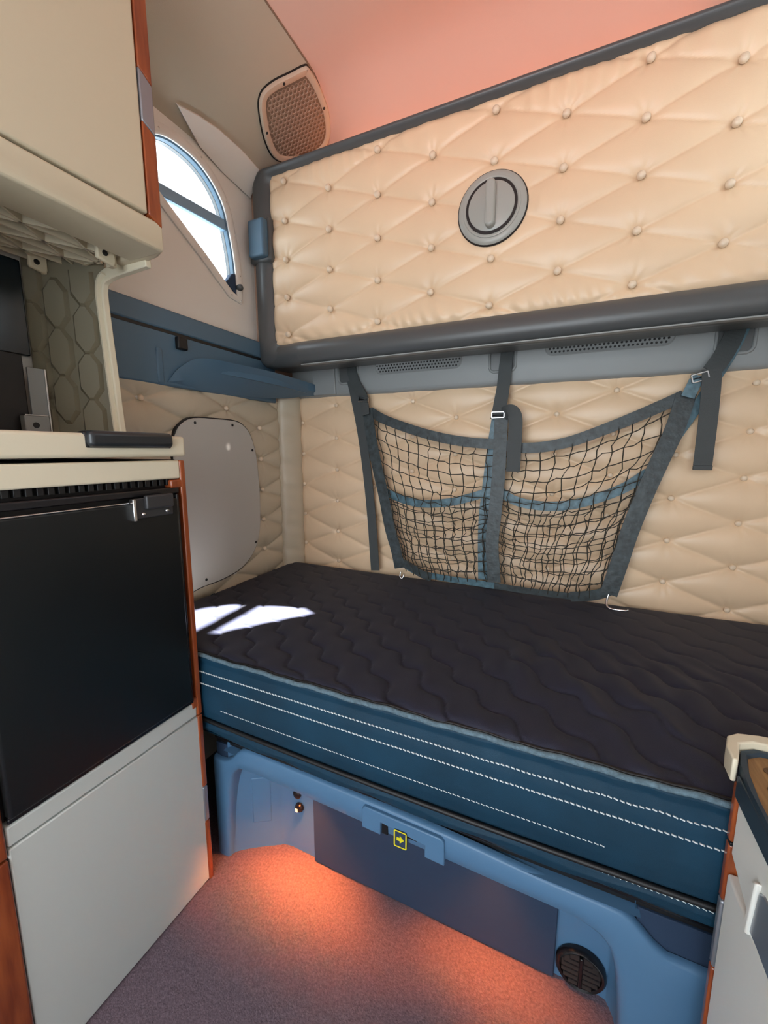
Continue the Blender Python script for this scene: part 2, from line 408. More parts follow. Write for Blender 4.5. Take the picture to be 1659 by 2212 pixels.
# ------------------------------------------------------------------ windows
def window(name, X, s, label):
    # s=+1: the room is on the +X side
    root = empty(name, (X, 1.25, 2.25)); struct(root, label, 'window')
    L = lambda loop, d: [(X+s*d, a, b) for a, b in loop]
    bez = offset_loop(win, -0.036)
    loops_loft('bezel', [L(bez, 0.0), L(bez, 0.007), L(offset_loop(bez, 0.006), 0.011), L(offset_loop(win, -0.006), 0.011), L(win, 0.006), L(win, -0.02)], 'wall_plastic', root)
    loops_loft('gasket', [L(win, 0.0), L(offset_loop(win, 0.005), -0.004), L(offset_loop(win, 0.006), -0.012), L(offset_loop(win, 0.006), -0.03)], 'blue_grey', root)
    loops_loft('reveal', [L(win, -0.02), L(offset_loop(win, 0.007), -0.022), L(offset_loop(win, 0.007), -0.04)], 'charcoal', root)
    prism('pane', offset_loop(win, 0.010), FX, X-s*0.026, X-s*0.029, 'glass', root)
    bar = [(1.085, 2.272), (1.460, 2.296), (1.450, 2.338), (1.085, 2.313)]
    prism('crossbar', bar, FX, X-s*0.006, X-s*0.030, 'window_bar', root, 0.004)
    lat = prism('latch_base', [(1.486,2.046),(1.484,2.135),(1.462,2.125),(1.445,2.10),(1.428,2.083)], FX, X-s*0.022, X+s*0.004, 'blue_dark', root, 0.003)
    mesh('latch_knob', *lathe_geo([(0.013, 0), (0.014, 0.012), (0.012, 0.022), (0.006, 0.025)], (X+s*0.002, 1.497, 2.078), (s, 0, 0.1), 16), 'charcoal', lat, smooth=True)
    sm = screw_mesh('screw', 0.0035, 0.002, (s, 0, 0), 'steel')
    for (a, b) in [(1.325,2.499),(1.446,2.400),(1.488,2.29),(1.505,2.13),(1.505,2.025),(1.45,2.035),(1.315,2.133),(1.14,2.485)]:
        inst('screw', sm, (X+s*0.011, a, b), root)
    return root
window('window_1', XL, 1, 'quarter-round side window with dark crossbar and pale bezel')
window('window_2', XR, -1, 'quarter-round window on the right side wall')

# ------------------------------------------------------------------ left wall trim with shelf
tl = rbox('trim_6', (XL, 0.70, 1.600), (XL+0.030, 1.70, 1.868), 'blue_grey', None, 0.006)
struct(tl, 'grey plastic trim with shelf under the side window, blue of the shade in its colour', 'trim')
rbox('upper_band', (XL+0.02, 0.70, 1.796), (XL+0.036, 1.70, 1.870), 'blue_grey', tl, 0.007)
rbox('groove', (XL+0.024, 0.70, 1.786), (XL+0.0315, 1.66, 1.797), 'black', tl, 0.0005)
bot = catmull([(-1.374,1.085,1.614),(-1.372,1.2,1.606),(-1.37,1.4,1.606),(-1.365,1.58,1.612),(-1.335,1.72,1.624),(-1.27,1.79,1.638),(-1.205,1.815,1.642)], 6)
top = catmull([(-1.366,1.080,1.612),(-1.352,1.130,1.672),(-1.325,1.205,1.716),(-1.275,1.36,1.716),(-1.236,1.53,1.710),(-1.212,1.70,1.700),(-1.200,1.815,1.692)], 6)
inn = [p+np.array((-0.014, 0.004, -0.001)) for p in top]; low = [np.array((max(p[0]-0.03, -1.374), p[1], max(p[2]-0.045, 1.618))) for p in top]
wal = [np.array((-1.376, p[1], max(p[2]-0.045, 1.618))) for p in top]
mid = [(a*0.45+b*0.55)+np.array((0.012, -0.004, -0.012))*min(1.0, np.linalg.norm(b-a)/0.08) for a, b in zip(bot, top)]
loops_loft('shelf', [[tuple(p) for p in l] for l in (bot, mid, top, inn, low, wal)], 'blue_grey', tl, closed=False, sharp=50)
hk = rbox('coat_clip', (XL+0.026, 1.128, 1.738), (XL+0.048, 1.172, 1.784), 'black', tl, 0.006)
rbox('pocket_wall', (XL+0.02, 1.045, 1.604), (XL+0.034, 1.072, 1.728), 'blue_grey', tl, 0.008, 3)

# ------------------------------------------------------------------ back trim below the folded bunk
prof = [(1.846,1.632),(1.822,1.634),(1.812,1.642),(1.808,1.655),(1.795,1.80),(1.795,1.84),(1.846,1.84)]
tb = extrude_x('trim_7', prof, -1.345, XR, 'grey_plastic', None, 0.004); struct(tb, 'grey plastic trim along the back wall under the folded bunk', 'trim')
ty = lambda z: 1.808-(z-1.655)*0.0897
def vent_grille(xa, xb, zc, label, tilt=0.0):
    r = 0.029; n = 14; pts = []
    for cx, a0 in ((xb-r, -90), (xa+r, 90)):
        for k in range(n+1):
            a = R(a0+180*k/n); pts.append((cx+r*math.cos(a), zc+r*math.sin(a)))
    f = lambda a, b, d: (a, ty(b)+d, b)
    rim = loops_loft('vent_grille', [[f(a, b, 0.001) for a, b in offset_loop(pts, -0.005)], [f(a, b, -0.003) for a, b in pts], [f(a, b, -0.0025) for a, b in offset_loop(pts, 0.001)], [f(a, b, -0.0015) for a, b in offset_loop(pts, 0.003)]], 'grey_plastic', tb, cap=True)
    g = []
    hx = 0.0145; hz = 0.0125; row = 0
    z = zc-r+0.010
    while z < zc+r-0.006:
        x = xa+0.008+(hx/2 if row % 2 else 0)
        while x < xb-0.006:
            cx = min(max(x, xa+r), xb-r)
            if math.hypot(x-cx, z-zc) < r-0.006:
                c = f(x, z, -0.0022); vv = [(c[0]+0.0042*math.cos(k*math.pi/4), c[1], c[2]+0.0042*math.sin(k*math.pi/4)) for k in range(8)]
                g.append((vv+[(a, b-0.0004, cc) for a, b, cc in vv], [tuple(range(8)), tuple(range(8, 16))]+[(k, (k+1) % 8, 8+(k+1) % 8, 8+k) for k in range(8)]))
            x += hx
        z += hz; row += 1
    h = mesh('perforation', *join(g), 'black', rim); h['kind'] = 'stuff'
    rim['label'] = label
vent_grille(-0.862, -0.455, 1.748, 'perforated oval grille, left one')
vent_grille(-0.118, 0.305, 1.764, 'perforated oval grille, right one')
def strap_slot(xc, w=0.052):
    f = lambda a, b, d: (a, ty(b)+d, b)
    pts = [(xc-w, 1.80), (xc-w, 1.705), (xc-w+0.006, 1.693), (xc-w+0.016, 1.688), (xc+w-0.016, 1.688), (xc+w-0.006, 1.693), (xc+w, 1.705), (xc+w, 1.80)]
    rim = tube('strap_slot', [f(a, b, -0.001) for a, b in pts], 0.006, 'grey_plastic', tb, 8)
    prism('slot_recess', [(a, b) for a, b in pts], f, -0.0012, 0.004, 'charcoal', rim)
for x in (-1.012, -0.283, 0.478): strap_slot(x)
# raised end block in the corner
prism('end_block', [(-1.215,1.64),(-1.085,1.64),(-1.085,1.80),(-1.215,1.80)], lambda a, b, d: (a, ty(b)+d, b), -0.010, 0.01, 'grey_plastic', tb, 0.005, 3)

# ------------------------------------------------------------------ folded upper bunk
bk = thing('folding_bunk', 'folded-up upper bunk with buttoned beige cushion and charcoal frame', 'bunk', (XM, 1.62, 1.75))
BX0, BX1, BZ0, BZ1 = -1.385, XR-0.015, 1.752, 2.590
IX0, IX1, IZ0, IZ1 = -1.288, XR-0.10, 1.846, 2.556
out = round_rect(BX0, BX1, BZ0, BZ1, 0.055, 10); inn_ = round_rect(IX0, IX1, IZ0, IZ1, 0.045, 10)
def blend(t): return [(a[0]+(b[0]-a[0])*t, a[1]+(b[1]-a[1])*t) for a, b in zip(out, inn_)]
def lp(t, y): return [(a, y, b) for a, b in blend(t)]
frame = loops_loft('frame', [lp(0.02, 1.76), lp(0.0, 1.66), lp(0.0, 1.618), lp(0.05, 1.600), lp(0.16, 1.588), lp(0.40, 1.580), lp(0.62, 1.582), lp(0.80, 1.592), lp(0.93, 1.602), lp(1.0, 1.606), lp(1.02, 1.63)], 'charcoal', bk, sharp=60)
# rolled lower rail
rail = [(1.700,1.758),(1.640,1.745),(1.600,1.742),(1.570,1.752),(1.556,1.772),(1.553,1.795),(1.562,1.820),(1.582,1.842),(1.604,1.850),(1.64,1.850)]
rl = extrude_x('lower_rail', rail, -1.13, XR-0.02, 'charcoal', bk); rl.data.shade_smooth(); rl.data.set_sharp_from_angle(angle=R(50))
# tapered left end of the rail
def taper(x, k): return [(x, 1.62+(y-1.62)*k if y < 1.62 else y, 1.80+(z-1.80)*(0.8+0.2*k)) for y, z in rail]
loops_loft('rail_end', [taper(-1.13, 1.0), taper(-1.17, 0.93), taper(-1.22, 0.75), taper(-1.27, 0.58), taper(-1.30, 0.50)], 'charcoal', bk, sharp=60)
rbox('rail_lip', (-1.12, 1.566, 1.7395), (XR-0.02, 1.590, 1.7445), 'grey_plastic', bk, 0.001)
mesh('back_plate', [(BX0+0.01, 1.765, BZ0+0.01), (BX1-0.01, 1.765, BZ0+0.01), (BX1-0.01, 1.765, BZ1-0.01), (BX0+0.01, 1.765, BZ1-0.01)], [(0,1,2,3)], 'charcoal', bk)
HX, HZ, HR = -0.308, 2.207, 0.119
def bunkf(U, V):
    h = tuft(U, V, -0.308, 2.047, 0.2260, 0.158, 0.013, 0.0026, 0.014, 9)
    e = edge_fade(U, V, IX0-0.006, IX1+0.006, IZ0-0.006, IZ1+0.006, 0.035)
    d = np.hypot(U-HX, V-HZ); k = np.clip((d-HR*0.92)/0.05, 0, 1); h = h*k+(1-k)*0.004
    # stretch folds below the top edge and along the lower edge
    h += 0.003*np.sin(U*95+6*np.sin(U*7))*np.exp(-((V-IZ1)/0.07)**2)+0.0025*np.sin(U*120+V*60+5*np.sin(U*9))*np.exp(-((V-IZ0)/0.05)**2)
    return U, 1.618-0.014*e-h*e, V
cush = grid('cushion', np.arange(IX0-0.006, IX1+0.008, 0.005), np.arange(IZ0-0.006, IZ1+0.008, 0.005), bunkf, 'leather', bk)
btn_b = dome_mesh('button', 0.0125, 0.009, (0, -1, 0), 'button')
for k in range(-4, 5):
    for n in range(-4, 5):
        x = -0.308+0.226*k; z = 2.047+0.158*n+(0.079 if k % 2 else 0)
        if IX0+0.02 < x < IX1 and IZ0+0.02 < z < IZ1-0.008 and math.hypot(x-HX, z-HZ) > HR+0.01: inst('button', btn_b, (x, 1.602, z), cush)
# round pull handle
hd = lathe('pull_handle', [(HR, 0.0), (HR, 0.010), (HR-0.006, 0.017), (0.100, 0.0195), (0.097, 0.019)], (HX, 1.602, HZ), (0, -1, 0), 'handle_grey', bk, 56)
lathe('shadow_gap', [(0.120, 0), (0.1225, 0.006), (0.1195, 0.011)], (HX, 1.602, HZ), (0, -1, 0), 'black', hd, 56)
lathe('rim', [(0.100, 0.017), (0.0985, 0.0225), (0.094, 0.024), (0.090, 0.0225), (0.0885, 0.0215)], (HX, 1.602, HZ), (0, -1, 0), 'handle_grey', hd, 56)
lathe('dish', [(0.0888, 0.0), (0.0886, 0.0245), (0.075, 0.0246)], (HX, 1.602, HZ), (0, -1, 0), 'black', hd, 56)
lathe('dish_plate', [(0.0795, 0.020), (0.0795, 0.0255), (0.076, 0.0275)], (HX, 1.602, HZ), (0, -1, 0), 'handle_grey', hd, 56)
bpts = [(HX-0.017, HZ+0.058), (HX-0.017, HZ-0.058)]+[(HX+0.017*math.cos(R(a)), HZ-0.058+0.017*math.sin(R(a))) for a in range(200, 341, 20)]+[(HX+0.017, HZ-0.058), (HX+0.017, HZ+0.058)]+[(HX+0.017*math.cos(R(a)), HZ+0.058+0.017*math.sin(R(a))) for a in range(20, 161, 20)]
prism('grip_bar', bpts, FY, 1.580, 1.546, 'handle_grey', hd, 0.009, 4)
# side catch
ct = rbox('side_catch', (-1.372, 1.545, 2.218), (-1.285, 1.60, 2.372), 'blue_grey', bk, 0.010, 3)
rbox('catch_shroud', (-1.392, 1.575, 2.205), (-1.272, 1.612, 2.385), 'charcoal', bk, 0.012, 3)

# added unseen warm strip behind the bunk top, tints the ceiling
st = thing('ceiling_fill_strip', 'added amber fill strip hidden behind the top of the folded bunk', 'lamp', (-0.35, 1.80, 2.56))
rbox('housing', (-1.05, 1.79, 2.555), (0.35, 1.83, 2.572), 'charcoal', st, 0.003)
rbox('lens', (-1.03, 1.795, 2.572), (0.33, 1.825, 2.578), 'amber_lens', st, 0.002)
ld = bpy.data.lights.new('fill_strip_light', 'AREA'); ld.shape = 'RECTANGLE'; ld.size = 1.3; ld.size_y = 0.03; ld.energy = 0.05; ld.color = (1.0, 0.48, 0.34)
lo = bpy.data.objects.new('fill_strip_light', ld); link(lo, st, (-0.35, 1.81, 2.585)); lo.rotation_euler = (R(180), 0, 0)

dl = thing('ceiling_fill_lamp', 'added amber fill uplight, unseen on the bulkhead behind the viewer', 'lamp', (-0.33, YF+0.06, 2.30))  # unseen uplight added to spread a warm glow over the ceiling
rbox('housing', (-0.45, YF+0.005, 2.27), (-0.21, YF+0.075, 2.31), 'charcoal', dl, 0.006)
rbox('lens', (-0.43, YF+0.02, 2.31), (-0.23, YF+0.07, 2.316), 'amber_lens', dl, 0.002)
d = bpy.data.lights.new('ceiling_fill_light', 'SPOT'); d.energy = 13; d.color = (1.0, 0.36, 0.26); d.spot_size = R(60); d.spot_blend = 1.0; d.shadow_soft_size = 0.06
o = bpy.data.objects.new('ceiling_fill_light', d); link(o, dl, (-0.33, YF+0.06, 2.36)); o.rotation_euler = Vector((0.1, 2.6, 0.95)).to_track_quat('-Z', 'Y').to_euler()

# ------------------------------------------------------------------ ceiling speaker on the cove
cs = math.sqrt(1+COVE_S**2)
CO = Vector((-1.12, 1.60, cove_z(-1.12))); ea = Vector((0, 1, 0)); eb = Vector((1, 0, COVE_S)).normalized(); en = Vector((COVE_S, 0, -1)).normalized()
def FC(a, b, d):
    p = CO+ea*(a-1.60)+eb*b+en*d; return tuple(p)
def cpt(x, y): return (y, (x+1.12)*cs)
spk_o = catmull([cpt(-1.201,1.451),cpt(-1.162,1.418),cpt(-1.115,1.43),cpt(-1.063,1.464),cpt(-1.020,1.492),cpt(-1.008,1.510),cpt(-1.008,1.56),cpt(-1.016,1.62),cpt(-1.036,1.70),cpt(-1.075,1.77),cpt(-1.13,1.79),cpt(-1.20,1.745),cpt(-1.265,1.645),cpt(-1.255,1.553)], 5, True)
spk_o = [tuple(p) for p in spk_o]; spk_i = offset_loop(spk_o, 0.026)
sp = thing('speaker_grille', 'tan D-shaped loudspeaker grille with round holes beside the ceiling seam', 'speaker', tuple(CO))
L = lambda l, d: [FC(a, b, d) for a, b in l]
loops_loft('frame', [L(spk_o, -0.01), L(spk_o, 0.008), L(offset_loop(spk_o, 0.005), 0.014), L(offset_loop(spk_o, 0.020), 0.013), L(spk_i, 0.009), L(spk_i, -0.01)], 'grille_frame', sp)
loops_loft('shadow_ring', [L(offset_loop(spk_o, -0.006), -0.004), L(offset_loop(spk_o, -0.006), 0.001), L(offset_loop(spk_o, 0.002), 0.002)], 'black', sp)
face = prism('mesh_face', spk_i, FC, 0.002, 0.0075, 'grille', sp)
SI = np.array(spk_i)
def inside(p):
    c = False; j = len(SI)-1
    for i in range(len(SI)):
        if (SI[i, 1] > p[1]) != (SI[j, 1] > p[1]) and p[0] < (SI[j, 0]-SI[i, 0])*(p[1]-SI[i, 1])/(SI[j, 1]-SI[i, 1])+SI[i, 0]: c = not c
        j = i
    return c
g = []; pitch = 0.0185
for r_ in range(-14, 15):
    for c_ in range(-14, 15):
        a = 1.60+(c_+0.5*(r_ % 2))*pitch; b = r_*pitch*0.866
        if all(inside((a+0.008*math.cos(k*2.1), b+0.008*math.sin(k*2.1))) for k in range(3)):
            # hexagonal cell wall standing proud around each hole
            v = [FC(a+0.0100*math.cos(R(60*k+30)), b+0.0100*math.sin(R(60*k+30)), 0.0105) for k in range(6)]+[FC(a+0.0078*math.cos(R(60*k+30)), b+0.0078*math.sin(R(60*k+30)), 0.0105) for k in range(6)]+[FC(a+0.0070*math.cos(R(60*k+30)), b+0.0070*math.sin(R(60*k+30)), 0.0072) for k in range(6)]
            g.append((v, [(k, (k+1) % 6, 6+(k+1) % 6, 6+k) for k in range(6)]+[(6+k, 6+(k+1) % 6, 12+(k+1) % 6, 12+k) for k in range(6)]))
h = mesh('honeycomb', *join(g), 'grille_mesh', face); h['kind'] = 'stuff'
sm = screw_mesh('screw', 0.0055, 0.002, tuple(en), 'black')
for x, y in [(-1.092,1.460),(-1.040,1.66),(-1.228,1.518),(-1.19,1.74)]:
    a, b = cpt(x, y); inst('screw', sm, FC(a, b, 0.013), sp)

# ------------------------------------------------------------------ access panel on the left wall
ap = thing('access_panel', 'light grey rounded cover panel screwed to the left padded wall', 'panel', (XL+0.02, 1.32, 0.80))
po = [tuple(p) for p in catmull([(1.085,1.36),(1.103,1.43),(1.133,1.466),(1.188,1.490),(1.30,1.494),(1.408,1.492),(1.465,1.472),(1.502,1.43),(1.53,1.349),(1.543,1.215),(1.543,1.08),(1.530,0.966),(1.488,0.883),(1.41,0.826),(1.30,0.803),(1.172,0.800),(1.10,0.80),(1.085,0.90),(1.085,1.10)], 4, True)]
PX = XL+0.027
L = lambda l, d: [(PX+d, a, b) for a, b in l]
pl = loops_loft('cover', [L(po, -0.02), L(po, 0.004), L(offset_loop(po, 0.003), 0.007)], 'panel_grey', ap, cap=True)
loops_loft('edge_gasket', [L(offset_loop(po, -0.006), -0.012), L(offset_loop(po, -0.005), 0.0005), L(offset_loop(po, 0.001), 0.002)], 'black', ap)
sm = screw_mesh('screw', 0.006, 0.003, (1, 0, 0), 'black')
for y, z in [(1.19,1.472),(1.388,1.474),(1.505,1.365),(1.50,0.925),(1.195,0.826)]: inst('screw', sm, (PX+0.007, y, z), ap)
# ------------------------------------------------------------------ mattress
mt = thing('mattress', 'dark quilted mattress with navy side band on the lower bunk', 'mattress', (XM, 1.3, 0.47))
MX0, MX1, MY0, MY1, MZ = XL+0.012, XR-0.008, 0.832, 1.815, 0.760
def yfront(x): return MY0-0.012*np.sin(np.pi*np.clip((x-MX0)/(MX1-MX0), 0, 1))
def top_h(U, V):
    z = np.full(U.shape, MZ)
    e = np.clip((V-yfront(U))/0.03, 0, 1); z -= 0.012*(1-np.sqrt(np.clip(1-(1-e)**2, 0, 1)))
    e2 = np.clip((MY1-V)/0.06, 0, 1); z -= 0.02*(1-e2)**2
    e3 = np.clip((U-MX0)/0.06, 0, 1); z -= 0.02*(1-e3)**2
    z -= 0.030*np.exp(-(((U+1.0)/0.35)**2+((V-1.2)/0.5)**2))*0.2
    # wavy quilting seams running diagonally
    d0 = np.array((0.745, -0.667)); n0 = np.array((0.667, 0.745))
    s = U*d0[0]+V*d0[1]; q = U*n0[0]+V*n0[1]
    q2 = q+0.013*np.sin(s*2*np.pi/0.125)+0.006*np.sin(s*2*np.pi/0.4+1)
    ph = q2/0.098; dd = np.abs(ph-np.round(ph))*0.098
    fade = 0.35+0.65*np.clip((1.55-V)/0.5, 0, 1)
    z += fade*(0.0060*np.sqrt(np.abs(np.sin(np.pi*ph)))-0.0050*np.exp(-(dd/0.0045)))
    # soft creases: bigger towards the front right
    k = np.clip((U+0.75)/0.9, 0, 1)*np.clip((1.45-V)/0.45, 0, 1)
    z += k*0.0065*np.sin((U*0.93+V*0.36)*2*np.pi/0.085+4.0*np.sin(V*9)+3*np.sin(U*4.1))*np.clip(rough(U, V, 21, 9)+0.55, 0, 1)
    z += k*0.009*rough(U, V, 11, 11)+0.002*rough(U, V, 15, 9)
    for (cx, cy, wx, wy, hh, an) in [(-0.10,1.12,0.035,0.12,0.012,0.25),(0.07,1.03,0.03,0.12,0.011,0.45),(-0.02,1.22,0.04,0.10,0.008,0.15),(0.22,1.0,0.03,0.14,0.010,0.5),(-0.33,0.98,0.03,0.09,0.006,0.3)]:
        c, s_ = math.cos(an), math.sin(an); uu = (U-cx)*c+(V-cy)*s_; vv = -(U-cx)*s_+(V-cy)*c
        z += 1.5*hh*np.exp(-(uu/wx)**2-(vv/wy)**2)
    return z
def topfn(U, V):
    # U along X, V in 0..1 from front to back
    Y = yfront(U)+(MY1-yfront(U))*V
    return U, Y, top_h(U, Y)
grid('top_cover', np.arange(MX0, MX1+0.003, 0.005), np.linspace(0, 1, 200), topfn, 'mattress_top', mt)
# side band: profile lofted along X
SB = [(-0.004,0.750),(-0.008,0.742),(-0.006,0.728),(-0.010,0.712),(-0.014,0.690),(-0.016,0.660),(-0.017,0.620),(-0.015,0.585),(-0.010,0.558),(0.002,0.546),(0.004,0.540),(-0.004,0.534),(-0.008,0.522),(-0.004,0.506),(0.008,0.494),(0.05,0.490)]
us = np.arange(MX0, MX1+0.003, 0.008)
def sbfn(U, V):
    i = np.clip(V, 0, len(SB)-1); dy = np.interp(i, range(len(SB)), [p[0] for p in SB]); z = np.interp(i, range(len(SB)), [p[1] for p in SB])
    wr = np.clip((U+0.35)/0.5, 0, 1)*np.clip(1-np.abs(i-2.2)/3, 0, 1)
    wob = 0.004*np.sin(U*23+1.3*i)*np.clip((i-8)/3, 0, 1)
    sag = 0.010*np.sin(np.pi*(U-MX0)/(MX1-MX0))*np.clip((0.75-z)/0.25, 0, 1)
    return U, yfront(U)+dy+wr*0.003*np.sin(U*70+z*55), z-sag+wob
grid('side_band', us, np.linspace(0, len(SB)-1, 91), sbfn, 'mattress_side', mt)
mesh('end_panel', [(MX0, MY0, 0.486), (MX0, MY1, 0.486), (MX0, MY1, 0.745), (MX0, MY0, 0.745), (MX1, MY0, 0.486), (MX1, MY1, 0.486), (MX1, MY1, 0.745), (MX1, MY0, 0.745)], [(0,1,2,3),(4,5,6,7),(0,1,5,4),(1,2,6,5)], 'mattress_side', mt)
xs = np.arange(MX0, MX1, 0.012)
pp = [(x, float(yfront(x))-0.007, 0.752+0.0015*math.sin(x*31)+0.001*math.sin(x*83)) for x in xs]
tube('piping', pp, 0.0062, 'piping', mt, 8)
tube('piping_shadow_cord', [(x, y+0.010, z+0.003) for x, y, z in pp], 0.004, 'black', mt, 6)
def at_band(x, z):
    zz = z+0.010*math.sin(math.pi*(x-MX0)/(MX1-MX0))*max(0, min(1, (0.75-z)/0.25))
    dy = np.interp(-zz, [-p[1] for p in SB], [p[0] for p in SB]); wr = max(0, min(1, (x+0.35)/0.5))*max(0, min(1, 1-abs(float(np.interp(-zz, [-p[1] for p in SB], range(len(SB))))-2.2)/3))
    return (x, float(yfront(x))+float(dy)+wr*0.003*math.sin(x*70+zz*55)-0.0016, z)
def stitch(z, x0, x1, r, ln=0.0075, gap=0.0105):
    g = []; x = x0
    while x < x1:
        a = at_band(x, z+0.0012); b = at_band(x+ln, z-0.0006); g.append(tube_geo([a, b], r, 5)); x += gap
    s = mesh('stitching', *join(g), 'thread', mt); s['kind'] = 'stuff'
stitch(0.703, MX0, MX1, 0.0016); stitch(0.668, MX0, MX1, 0.0016); stitch(0.598, -0.90, 0.10, 0.0010)
tube('lower_seam', [(x, float(yfront(x))-0.003, 0.543-0.012*math.sin(math.pi*(x-MX0)/(MX1-MX0))) for x in xs], 0.0065, 'black', mt, 6)
stitch(0.528, -0.55, MX1, 0.0011)

# ------------------------------------------------------------------ lower bunk base
lb = thing('bunk_base', 'blue plastic lower bunk base with open foot recess', 'bunk base', (-0.35, 0.9, 0.0))
FYB = 0.868
arch_top = catmull([(-1.02,0.365),(-0.985,0.360),(-0.945,0.375),(-0.905,0.415),(-0.865,0.430),(-0.70,0.429),(-0.30,0.420),(0.0,0.400),(0.10,0.398),(0.165,0.392),(0.200,0.365),(0.235,0.333),(0.275,0.330),(0.34,0.33)], 5)
arch_in = catmull([(-0.968,0.0),(-0.962,0.08),(-0.955,0.20),(-0.940,0.30),(-0.915,0.345),(-0.87,0.355),(-0.62,0.349),(-0.40,0.343),(-0.15,0.337),(0.04,0.333),(0.10,0.322),(0.135,0.298),(0.155,0.24),(0.168,0.14),(0.180,0.0)], 6)
outl = [(-1.02,0.0)]+[tuple(p) for p in arch_top]+[(0.34,0.0)]
def soft_front(name):
    # front face with rounded edges: outer loop - front - inner opening - back
    n = 90
    def resample(pts, n):
        P = np.array(pts); d = np.r_[0, np.cumsum(np.linalg.norm(np.diff(P, axis=0), axis=1))]; t = np.linspace(0, d[-1], n)
        return np.stack([np.interp(t, d, P[:, 0]), np.interp(t, d, P[:, 1])], -1)
    # match outer and inner curves by x-progress so that the loft runs straight across the rail
    I = resample([tuple(p) for p in arch_in], n); O = resample(outl, 400)
    # split outline by corresponding fraction
    Oa = []
    key_i = [0, int(n*0.235), int(n*0.80), n-1]
    P = np.array(outl); d = np.r_[0, np.cumsum(np.linalg.norm(np.diff(P, axis=0), axis=1))]
    s_left = d[np.argmin(np.abs(P[:, 0]+0.895)+(P[:, 1] < 0.3)*9)]; s_right = d[np.argmin(np.abs(P[:, 0]-0.17)+(P[:, 1] < 0.3)*9)]
    ss = np.interp(np.arange(n), key_i, [0, s_left, s_right, d[-1]])
    Oa = np.stack([np.interp(ss, d, P[:, 0]), np.interp(ss, d, P[:, 1])], -1)
    lerp = lambda t: O_ + (I-O_)*t
    O_ = Oa
    lo = []
    for t, y in ((0.0, FYB+0.018), (0.0, FYB+0.012), (0.03, FYB+0.003), (0.10, FYB), (0.5, FYB-0.002), (0.88, FYB), (0.97, FYB+0.006), (1.0, FYB+0.016), (1.0, FYB+0.05)):
        Q = lerp(t); lo.append([(a, y, b) for a, b in Q])
    return loops_loft(name, lo, 'blue_plastic', lb, closed=False, sharp=55)
fr = soft_front('front_frame')
# recess walls (plan): left splay, back, right splay
rec = [(-0.966,0.885),(-0.955,0.900),(-0.90,0.940),(-0.845,0.972),(-0.815,0.985),(-0.70,0.988),(0.042,0.988),(0.145,0.987),(0.164,0.976),(0.176,0.945),(0.182,0.885)]
rc = catmull(rec, 4)
loops_loft('recess_wall', [[(p[0], p[1], z) for p in rc] for z in (0.0, 0.15, 0.42)], 'blue_plastic', lb, closed=False, sharp=60)
mesh('recess_roof', [(-0.97, 0.87, 0.40), (0.19, 0.87, 0.40), (0.19, 0.99, 0.40), (-0.97, 0.99, 0.40)], [(0,1,2,3)], 'blue_plastic', lb)
rbox('drawer_panel', (-0.700, 0.975, 0.004), (0.040, 0.99, 0.39), 'blue_dark', lb, 0.003)
prism('moulded_panel', [(-0.915,0.10),(-0.862,0.10),(-0.862,0.27),(-0.915,0.27)], lambda a, b, d: (a, 0.931+(a+0.915)*0.62+d, b), -0.003, 0.004, 'blue_plastic', lb, 0.003)
rbox('platform', (XL+0.01, 0.885, 0.430), (XR-0.01, 1.82, 0.4725), 'black', lb, 0.004)
rbox('edge_strip', (-1.0, 0.850, 0.4655), (0.33, 0.90, 0.4715), 'blue_grey', lb, 0.002)
rbox('support_bar', (-1.0, 0.866, 0.440), (0.33, 0.90, 0.470), 'black_gloss', lb, 0.003)
rbox('riser', (-1.02, 0.892, 0.405), (0.34, 0.93, 0.440), 'black', lb, 0.002)
rbox('riser', (0.186, 0.888, 0.0), (0.34, 0.93, 0.404), 'blue_dark', lb, 0.002)
rbox('riser', (-1.02, 0.888, 0.0), (-0.972, 0.93, 0.404), 'blue_dark', lb, 0.002)
capm = dome_mesh('screw_cap', 0.012, 0.004, (0, -1, 0), 'white'); 
inst('screw_cap', capm, (-0.328, 0.864, 0.455), lb); inst('screw_cap', capm, (-0.279, 0.864, 0.451), lb, None, (1, 1, 0.8))
hp = [(-0.458,0.349),(-0.458,0.405),(-0.450,0.415),(-0.237,0.409),(-0.228,0.400),(-0.226,0.335),(-0.279,0.337),(-0.279,0.371),(-0.402,0.385),(-0.402,0.347)]
hatch = prism('hatch_plate', hp, FY, FYB-0.010, FYB+0.01, 'blue_plastic', lb, 0.003)
rbox('hatch_notch', (-0.401, FYB-0.003, 0.348), (-0.383, FYB+0.02, 0.386), 'black', lb, 0.001)
rbox('latch_gap', (-0.345, FYB-0.004, 0.366), (-0.300, FYB+0.02, 0.386), 'black', lb, 0.001)
# sign with yellow border and arrow
sg = prism('arrow_sign', round_rect(-0.3615, -0.3255, 0.3385, 0.3875, 0.004, 4), FY, FYB-0.0125, FYB-0.009, 'blue_dark', lb)
so = round_rect(-0.3615, -0.3255, 0.3385, 0.3875, 0.004, 4); si = offset_loop(so, 0.0035)
loops_loft('sign_border', [[(a, FYB-0.0135, b) for a, b in so], [(a, FYB-0.0135, b) for a, b in si]], 'yellow', sg, smooth=False)
az, ax_ = 0.363, -0.3435
prism('sign_arrow', [(ax_-0.010, az-0.0045), (ax_-0.010, az+0.0045), (ax_-0.001, az+0.0045), (ax_-0.001, az+0.0110), (ax_+0.0100, az), (ax_-0.001, az-0.0110), (ax_-0.001, az-0.0045)], FY, FYB-0.0138, FYB-0.0120, 'yellow', sg)
